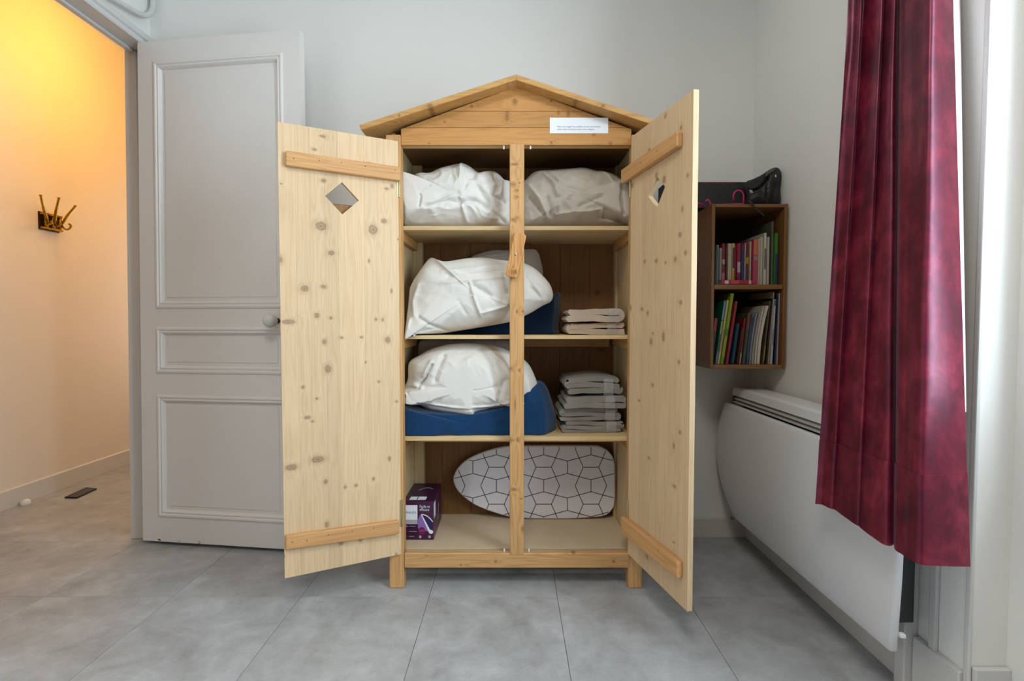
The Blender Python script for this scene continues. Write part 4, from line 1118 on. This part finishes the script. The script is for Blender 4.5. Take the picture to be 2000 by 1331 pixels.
for x0, x1, yt, sh, rgb, lab, bands in LO:
    book(lx(x0), lx(x1), zL, lz(yt), YBL, 0.19, rgb, lab, GL, lean=sh*YBL/FOC, bands=bands)
MG = [
 (1458.6, 1460.4, 614, 9.5, (78,104,126), 'blue edged magazine, first of the curved magazines', -0.0035),
 (1464, 1466, 612, 11.5, (160,166,176), 'pale blue magazine, second of the curved magazines', -0.004),
 (1467.8, 1471.5, 610, 13.5, (170,160,150), 'grey magazine sagging among the curved magazines', -0.005),
 (1473.2, 1476.5, 599, 15, (216,206,190), 'cream magazine with a bent back, before the thick one', -0.006),
 (1478, 1484, 597, 16, (222,212,200), 'thick cream magazine, last of the curved magazines', -0.007),
]
for x0, x1, yt, sh, rgb, lab, bd in MG:
    book(lx(x0), lx(x1), zL, lz(yt), YBL-0.006, 0.20, rgb, lab, 'curved magazines in the lower compartment', lean=sh*YBL/FOC, bend=bd, namek='magazine')
LO2 = [
 (1490, 1493.5, 588, 11.5, (96,84,50), 'thin patterned book leaning after the thick magazine', [(0.05, 0.3, (150,130,60))]),
 (1496, 1499, 583, 10, (22,20,30), 'black and violet book in the lower row', [(0.4, 0.6, (60,30,90))]),
 (1501.5, 1503, 570, 8.5, (196,176,146), 'tall beige folder rising behind the magazines', []),
 (1505.5, 1510, 585, 5.5, (202,198,188), 'white book with a green top edge, lower row', [(0.9, 0.99, (60,120,100)), (0.3, 0.55, (150,146,140))]),
 (1513, 1515.5, 577, 3.8, (24,34,86), 'navy blue book second from the wall-side board, lower row', []),
 (1518.7, 1520.4, 573, 2, (200,190,196), 'thin pinkish white book against the wall-side board', []),
]
for x0, x1, yt, sh, rgb, lab, bands in LO2:
    book(lx(x0), lx(x1), zL, lz(yt), YBL, 0.21, rgb, lab, GL, lean=sh*YBL/FOC, bands=bands)

# on top of the crate: hangers lying flat with their hooks up, black card box, bag
ZT = CZ1 - 0.0003
def hanger(cx, cy, rot, hook_r, label):
    r = root('clothes_hanger', (cx, cy, ZT), label, 'hanger', 'pink hangers on the crate', rotz=rot)
    bm = tube(NB(), spline([Vector((0, 0.0, 0.0052)), Vector((0.010, 0.03, 0.0052)), Vector((0.006, 0.085, 0.0052)), Vector((-0.004, 0.098, 0.0052)), Vector((-0.016, 0.085, 0.0052)), Vector((-0.10, 0.045, 0.0052)), Vector((-0.112, 0.030, 0.0052)), Vector((-0.10, 0.020, 0.0052)), Vector((-0.002, 0.0, 0.0052))], 5), 0.0042, 8)
    make('shoulder', bm, M['pink'], r, local=True, smooth=True)
    pts = [Vector((0, 0, 0.004))] + [Vector((0, 0, 0.022))] + [Vector((-hook_r + hook_r*math.cos(a), 0, 0.036 + hook_r*1.15*math.sin(a))) for a in [PI*k/10 for k in range(11)]] + [Vector((-2*hook_r+0.001, 0, 0.020))]
    make('hook', tube(NB(), pts, 0.0034, 8), M['pink'], r, local=True, smooth=True)
    return r
p = PY(1452, 398, BYF+0.03); hanger(p.x, BYF+0.03, 0, 0.0205, 'pink plastic hanger with its curved hook standing up beside the black bag')
p = PY(1389, 398, BYF+0.012)
h2_ = root('clothes_hanger', (CX0+0.006, BYF+0.03, ZT), 'pink plastic hanger lying at the outer board, only its hook tip showing', 'hanger', 'pink hangers on the crate')
make('shoulder', tube(NB(), spline([Vector((0, 0.055, 0.0052)), Vector((-0.03, 0.012, 0.0052)), Vector((-0.052, -0.012, 0.0052)), Vector((-0.058, -0.010, 0.0052)), Vector((-0.05, 0.06, 0.0052)), Vector((-0.03, 0.075, 0.0052))], 5), 0.004, 8), M['pink'], h2_, local=True, smooth=True)
make('hook', tube(NB(), spline([Vector((0, 0.0, 0.0015)), Vector((-0.003, 0, 0.010)), Vector((-0.009, 0, 0.020)), Vector((-0.014, 0, 0.0215)), Vector((-0.018, 0, 0.017))], 5), 0.0035, 8), M['pink'], h2_, local=True, smooth=True)
YBB = BYF + 0.125
bz0, bz1 = ZT + 0.011, PY(1400, 355.5, YBB).z
bx0, bx1 = PY(1300, 380, YBB).x, PY(1466, 380, YBB).x
bb = tag(make('black_box', box(NB(), bx0, bx1, YBB, YBB+0.11, bz0, bz1, bev=0.002), M['blackbox'], origin=((bx0+bx1)/2, YBB, bz0)), 'long flat black card box with cropped pink lettering lying on the crate', 'box')
tx0, tx1 = PY(1373, 360, YBB).x, PY(1437, 360, YBB).x
hgt = 0.0185
tm = text_bm('GNCOUX', hgt, lambda x, z: Vector((tx0 + x, YBB-0.0006, z + bz1 - hgt*0.33)), cut=hgt*0.30)
mx = max(v.co.x for v in tm.verts)
for v in tm.verts: v.co.x = tx0 + (v.co.x-tx0)*(tx1-tx0)/(mx-tx0)
tag(make('lettering', tm, M['pinkprint'], bb), kind='stuff')
# handbag
YG = BYF + 0.062
bag = root('handbag', (PY(1490, 398, YG).x, YG, ZT), 'black leather handbag slumped against the wall on top of the crate', 'bag')
pts = [(1462,404),(1457,385),(1453.5,368),(1458,355),(1468,351),(1485,343),(1499,334),(1508,329),(1517,327.5),(1523,333),(1525.5,344),(1523,370),(1519,404)]
bm = inflate(pts, (1490, 372), YG+0.02, 0.030, 0.05, [([(1462,376),(1478,370),(1494,352),(1500,336)], 2.2, -0.014), ([(1494,350),(1491,380),(1492,398)], 3, -0.005), ([(1510,375),(1506,398)], 2, 0.006), ([(1486,362),(1485,396)], 3, 0.004)], 0.003, 18, 4, ZT+0.0006, BYF+0.005, NT_=110, NR=34, ymax=YBB-0.004, wall=False)
make('bag_body', bm, M['leather'], bag, smooth=True)
def strip(bm, px, Y, wpx):
    pass
fl_ = [PY(x, y, YG-0.016) for x, y in ((1459,357),(1467,352.5),(1484,345),(1497,337),(1494,346),(1488,356),(1478,366),(1466,370),(1460,366))]
bm = prism(NB(), fl_, (0, 0.008, 0)); make('flap', bevel_all(bm, 0.002, 2), M['leather'], bag)
ed = [PY(x, y, YG-0.014) for x, y in ((1495,343),(1499,336),(1507,330.5),(1516,328.5),(1510,335),(1502,339),(1496,346))]
tag(make('flap_edge', bevel_all(prism(NB(), ed, (0, 0.006, 0)), 0.0012, 1), M['leathertan'], bag), 'worn tan flap edge')
for x, y, r in ((1465.5, 373.5, 0.0042), (1468.5, 374.5, 0.0042), (1515, 344, 0.0035)):
    c = PY(x, y, YG-0.020)
    make('buckle', tube(NB(), [c + Vector((r*0.6*math.cos(a), 0, r*1.3*math.sin(a))) for a in [2*PI*k/14 for k in range(14)]], 0.0011, 6, closed=True), M['chrome'], bag, smooth=True)
sp = [PY(1468, 391, YG-0.02), PY(1476, 386.5, YG-0.025), PY(1483, 385, YG-0.03), PY(1492, 388, YG-0.035), PY(1500, 395, YG-0.04)]
make('strap', tube(NB(), spline(sp, 6), 0.0038, 8, flat=0.5), M['leather'], bag, smooth=True)
sp = [PY(1464, 392, BYF+0.01), PY(1466, 396, BYF-0.006), PY(1471, 401, BYF-0.008), PY(1478, 409, BYF-0.007), PY(1486, 416, BYF-0.006), PY(1494, 422, BYF-0.004)]
make('strap', tube(NB(), spline(sp, 6), 0.0045, 8, flat=0.45), M['leather'], bag, smooth=True)
for v0 in ((1517.5, 352, 1507, 398),):
    make('side_strap', tube(NB(), [PY(1518, 352, YG-0.014), PY(1513, 375, YG-0.018), PY(1506, 398, YG-0.016)], 0.0035, 8, flat=0.5), M['leather'], bag, smooth=True)

# ================================================================== RADIATOR
rad = root('radiator', (1.03, 1.78, 0.16), 'long white curved electric panel radiator fixed low on the wall beneath the curtain', 'radiator')
zc, hz = 0.43, 0.29
def rX(z, y): 
    q = (z-zc)/hz; base = 0.941 + 0.012*(1.8-y)
    return base + 0.034*abs(q)**2.4
def rYf(z): q = (z-zc)/hz; return 2.325 - (0.145 if q < 0 else 0.075)*abs(q)**2.0
def rYn(z): q = (z-zc)/hz; return 1.243 + 0.055*abs(q)**2.0
def skin(z0, z1, th, nz, ny, inset=0.0):
    bm = NB(); F = []; B = []
    for i in range(nz+1):
        z = lerp(z0, z1, i/nz); f = []; b = []
        for j in range(ny+1):
            y = lerp(rYn(z), rYf(z), j/ny)
            x = rX(z, y); f.append(bm.verts.new((x, y, z))); b.append(bm.verts.new((x+th, y, z)))
        F.append(f); B.append(b)
    for i in range(nz):
        for j in range(ny):
            bm.faces.new((F[i][j], F[i][j+1], F[i+1][j+1], F[i+1][j])); bm.faces.new((B[i][j], B[i+1][j], B[i+1][j+1], B[i][j+1]))
    for i in range(nz):
        bm.faces.new((F[i][0], F[i+1][0], B[i+1][0], B[i][0])); bm.faces.new((F[i][ny], B[i][ny], B[i+1][ny], F[i+1][ny]))
    for j in range(ny):
        bm.faces.new((F[0][j], B[0][j], B[0][j+1], F[0][j+1])); bm.faces.new((F[nz][j], F[nz][j+1], B[nz][j+1], B[nz][j]))
    bmesh.ops.recalc_face_normals(bm, faces=bm.faces)
    ed_ = [e for e in bm.edges if len(e.link_faces) == 2 and e.calc_face_angle() > 1.0]
    bmesh.ops.bevel(bm, geom=ed_, offset=0.007, segments=3, affect='EDGES', profile=0.5)
    return bm
make('front_panel', skin(0.152, 0.648, 0.022, 18, 10), M['radiator'], rad, smooth=True, auto=50)
bm = NB(); prf = [(0.976, 0.684), (0.981, 0.715), (0.990, 0.722), (1.075, 0.722), (1.075, 0.684)]
prism(bm, [Vector((x, 1.30, z)) for x, z in prf], (0, 2.262-1.30, 0)); make('top_cap', bevel_all(bm, 0.003, 2), M['radiator'], rad)
make('body', box(NB(), 1.004, 1.078, 1.345, 2.225, 0.20, 0.683, bev=0.002), M['radiatordark'], rad)
for k in range(2):
    z = 0.6555 + k*0.014
    bm = prism(NB(), [Vector((0.970+k*0.003, 1.31, z)), Vector((0.998, 1.31, z+0.010)), Vector((0.998, 1.31, z+0.013)), Vector((0.970+k*0.003, 1.31, z+0.004))], (0, 2.235-1.31, 0))
    make('louver', bm, M['louver'], rad)
make('end_plate', box(NB(), 0.972, 1.003, 2.236, 2.247, 0.650, 0.683, bev=0.001), M['radiatordark'], rad)
for y in (1.45, 2.1): make('wall_bracket', box(NB(), 1.0785, WX_R-0.0005, y, y+0.04, 0.30, 0.62, bev=0.001), M['louver'], rad)
make('foot_clip', box(NB(), 0.985, 0.999, 1.268, 1.282, 0.205, 0.215, bev=0.002), M['whiteplastic'], rad)
c = PX(1434, 1012, 0.947)
bm = NB(); bm.faces.new([bm.verts.new(c + Vector((-0.010, a, b))) for a, b in ((0.012, 0.008), (-0.014, -0.008), (0.010, -0.006))]); make('warning_mark', bm, M['black'], rad)

# ================================================================== CURTAIN
def velvet():
    t = NT('crushed_velvet'); p = t.objco()
    q = t.vmath('MULTIPLY', p, (1.0, 1.0, 0.75))
    a = t.noise(q, 13, 4, 0.6, 0.35); b = t.noise(q, 60, 4, 0.6, 0.2); c = t.noise(p, 420, 2)
    m = t.math('ADD', t.math('MULTIPLY', a, 0.75), t.math('MULTIPLY', b, 0.25))
    cc = t.ramp(m, [(0.34, col(60, 8, 22)), (0.46, col(84, 14, 32)), (0.56, col(108, 26, 44)), (0.70, col(136, 44, 64))])
    t.set(color=cc, rough=t.math('SUBTRACT', 0.52, t.math('MULTIPLY', m, 0.30)), spec=0.6, sheen=0.12)
    t.b.inputs['Specular Tint'].default_value = (1.0, 0.55, 0.75, 1)
    t.b.inputs['Sheen Roughness'].default_value = 0.35; t.b.inputs['Sheen Tint'].default_value = (1.0, 0.6, 0.75, 1)
    t.bump(t.math('ADD', m, t.math('MULTIPLY', c, 0.15)), 0.22, 0.003)
    return t.m
M['velvet'] = velvet()
M['lining'] = fabric('white_lining', col(246, 238, 244), col(240, 232, 238), weave=600)
ZTOP, ZH = 2.62, 0.482
ZTOP, ZH = 2.62, 0.482
CTOP = [(1655,1.46),(1668,1.452),(1681,1.43),(1684,1.447),(1702,1.425),(1722,1.39),(1726,1.408),(1745,1.362),(1752,1.372),(1757,1.42),(1763,1.33),(1785,1.285),(1806,1.236),(1820,1.219),(1838,1.226),(1858,1.246)]
CHEM = [(1592,1.46),(1605,1.445),(1622,1.41),(1630,1.405),(1650,1.355),(1672,1.308),(1682,1.300),(1705,1.255),(1735,1.206),(1748,1.232),(1753,1.18),(1770,1.148),(1785,1.120),(1805,1.102),(1850,1.104),(1893,1.116)]
CT2 = [PY(x, 10, Y).xy for x, Y in CTOP]; CH2 = [PY(x, 1050, Y).xy for x, Y in CHEM]
def plan(z):
    v = (z-ZH)/(1.80-ZH)
    v = v if v < 1 else 1 + (v-1)*0.4
    return [a.lerp(b, v) for a, b in zip(CH2, CT2)]
def cpt(s, z, extra=0.0, P=None):
    P = P or plan(z); n_ = len(P)-1
    f = min(max(s, 0.0), 1.0)*n_; i = min(int(f), n_-1); t = f-i
    p0, p1, p2, p3 = P[max(i-1, 0)], P[i], P[i+1], P[min(i+2, n_)]
    p = 0.5*((2*p1) + (p2-p0)*t + (2*p0-5*p1+4*p2-p3)*t*t + (3*p1-p0-3*p2+p3)*t**3)
    d = (p2-p1).normalized(); nn = Vector((d.y, -d.x))
    if nn.x > 0: nn = -nn
    wob = noise.noise(Vector((s*6, z*2.2, 1.7)))*0.004 + noise.noise(Vector((s*20, z*9, 4.7)))*0.0018
    p = p + nn*extra + Vector((-0.75, -0.65))*wob
    return Vector((p.x, p.y, z))
cur = root('curtain', (1.0, 1.37, ZH), 'burgundy crushed velvet curtain hanging in deep folds beside the window', 'curtain')
def sheet(s0, s1, z0, z1, ns, nz, off_=0.0, thick=0.0018, hem=False):
    bm = NB(); g = []
    for i in range(ns+1):
        s = lerp(s0, s1, i/ns); r = []
        for j in range(nz+1):
            zt = lerp(z0, z1, j/nz)
            zt += ((1-j/nz)**6*0.006*math.sin(s*9) - (1-j/nz)*0.018*s**3) if hem else 0
            r.append(bm.verts.new(cpt(s, zt, off_)))
        g.append(r)
    for i in range(ns):
        for j in range(nz): bm.faces.new((g[i][j], g[i+1][j], g[i+1][j+1], g[i][j+1]))
    bmesh.ops.recalc_face_normals(bm, faces=bm.faces)
    bmesh.ops.solidify(bm, geom=bm.faces[:], thickness=thick)
    return bm
make('velvet_panel', sheet(0, 1, ZH+0.185, ZTOP, 150, 60), M['velvet'], cur, smooth=True, auto=60)
make('hem', sheet(0, 1, ZH, ZH+0.187, 150, 14, 0.0006, 0.004, hem=True), M['velvet'], cur, smooth=True, auto=60)
# white lining turned out past the near edge, wider higher up
bm = NB(); g = []
LT = [(1857,1.250),(1863,1.254),(1869,1.260),(1874,1.268)]; LH = [(1890,1.121),(1890.5,1.122),(1891,1.124),(1891.5,1.127)]
for i in range(4):
    r = []
    a, b = PY(LH[i][0], 1050, LH[i][1]).xy, PY(LT[i][0], 10, LT[i][1]).xy
    for j in range(50):
        z = lerp(ZH+0.32, ZTOP, j/49); v = (z-ZH)/(1.80-ZH); v = v if v < 1 else 1+(v-1)*0.4
        p = a.lerp(b, v); wob = noise.noise(Vector((6, z*2.2, 1.7)))*0.004
        r.append(bm.verts.new((p.x - 0.75*wob, p.y - 0.65*wob, z)))
    g.append(r)
for i in range(3):
    for j in range(49): bm.faces.new((g[i][j], g[i+1][j], g[i+1][j+1], g[i][j+1]))
bmesh.ops.recalc_face_normals(bm, faces=bm.faces); bmesh.ops.solidify(bm, geom=bm.faces[:], thickness=0.001)
tag(make('lining', bm, M['lining'], cur, smooth=True), 'white lining along the window edge')

# ================================================================== HALL THINGS
hk = root('coat_hook', PX(95, 432, HALL_X), 'old brass coat hook with three swinging arms screwed to the yellow-lit hall wall', 'coat hook')
A_, B_ = PX(74, 433, HALL_X), PX(114, 433, HALL_X)
zt, zb2 = PX(90, 416, HALL_X).z, PX(95, 452, HALL_X).z
make('back_plate', box(NB(), HALL_X+0.0005, HALL_X+0.006, A_.y, B_.y, zb2, zt, bev=0.002), M['brassdark'], hk)
for z in (zt-0.012, zb2+0.012):
    make('plate_rim', box(NB(), HALL_X+0.0065, HALL_X+0.034, A_.y+0.004, B_.y-0.004, z-0.006, z+0.006, bev=0.003), M['brass'], hk)
zp = (zt+zb2)/2
arms = [((86, 424), (79.6, 383), -2.61), ((104, 425), (115, 388), -2.60), ((118, 436), (147, 403), -2.62)]
for i, (b, t, X) in enumerate(arms):
    yb_ = lerp(A_.y, B_.y, (0.22, 0.55, 0.9)[i])
    P0 = Vector((HALL_X+0.022, yb_, zp))
    make('pivot', lathe(NB(), [(0.008, zb2+0.006), (0.010, zp-0.02), (0.012, zp), (0.010, zp+0.02), (0.008, zt-0.006)], (HALL_X+0.022, yb_, 0), (0, 0, 1), 12), M['brass'], hk, smooth=True)
    Pt = PX(*t, X)
    d = (Pt-P0)
    make('arm', tube(NB(), spline([P0, P0 + d*0.12 + Vector((0.006, 0, -0.004)), P0 + d*0.5, P0+d*0.93, Pt, Pt + Vector((0.0, 0, 0.004))], 4), [0.0075]*9 + [0.0062]*8 + [0.008]*4, 10), M['brass'], hk, smooth=True, auto=50)
    if i == 2: lw = [P0 + Vector((0.008, 0, -0.006)), PX(124, 445, -2.655), PX(130, 448.5, -2.64), PX(136.5, 446, -2.63), PX(138.5, 441, -2.625), PX(134, 437, -2.63)]
    else:
        lw = [P0 + Vector((0.006, 0, -0.006)), P0 + Vector((0.03, d.y*0.15, -0.022)), P0 + Vector((0.05, d.y*0.2, -0.018)), P0 + Vector((0.056, d.y*0.22, -0.004))]
    make('lower_hook', tube(NB(), spline(lw, 5), 0.006, 10), M['brass'], hk, smooth=True)
ph = [PZ(x, y, 0.009) for x, y in ((126, 971), (150, 972), (189, 954), (168, 952))]
bm = prism(NB(), [Vector((p.x, p.y, 0.0005)) for p in ph], (0, 0, 0.0085)); 
pc = sum((Vector((p.x, p.y, 0)) for p in ph), Vector())/4
ph_ = tag(make('smartphone', bevel_all(bm, 0.0018, 2), M['black'], origin=(pc.x, pc.y, 0)), 'flat black phone-like slab lying on the hall floor near the baseboard', 'phone')
gl = NT('dark_glass'); gl.set(color=col(14, 14, 16), rough=0.12)
make('screen', prism(NB(), [pc + (Vector((p.x, p.y, 0))-pc)*0.9 + Vector((0, 0, 0.0091)) for p in ph], (0, 0, 0.0003)), gl.m, ph_)
sp_ = PX(48, 984, HALL_X+0.035)
st = root('door_stop', (HALL_X+0.013, sp_.y, 0.0), 'small round white door stop at the hall baseboard', 'door stop')
make('rubber_dome', lathe(NB(), [(0.021, 0.0005), (0.024, 0.006), (0.023, 0.018), (0.016, 0.028), (0.006, 0.032), (0.001, 0.0325)], (HALL_X+0.040, sp_.y, 0), (0, 0, 1), 20), M['whiteplastic'], st, smooth=True)
make('base_ring', lathe(NB(), [(0.0255, 0.0003), (0.0255, 0.003), (0.0235, 0.004)], (HALL_X+0.040, sp_.y, 0), (0, 0, 1), 20), M['louver'], st, smooth=True, auto=40)
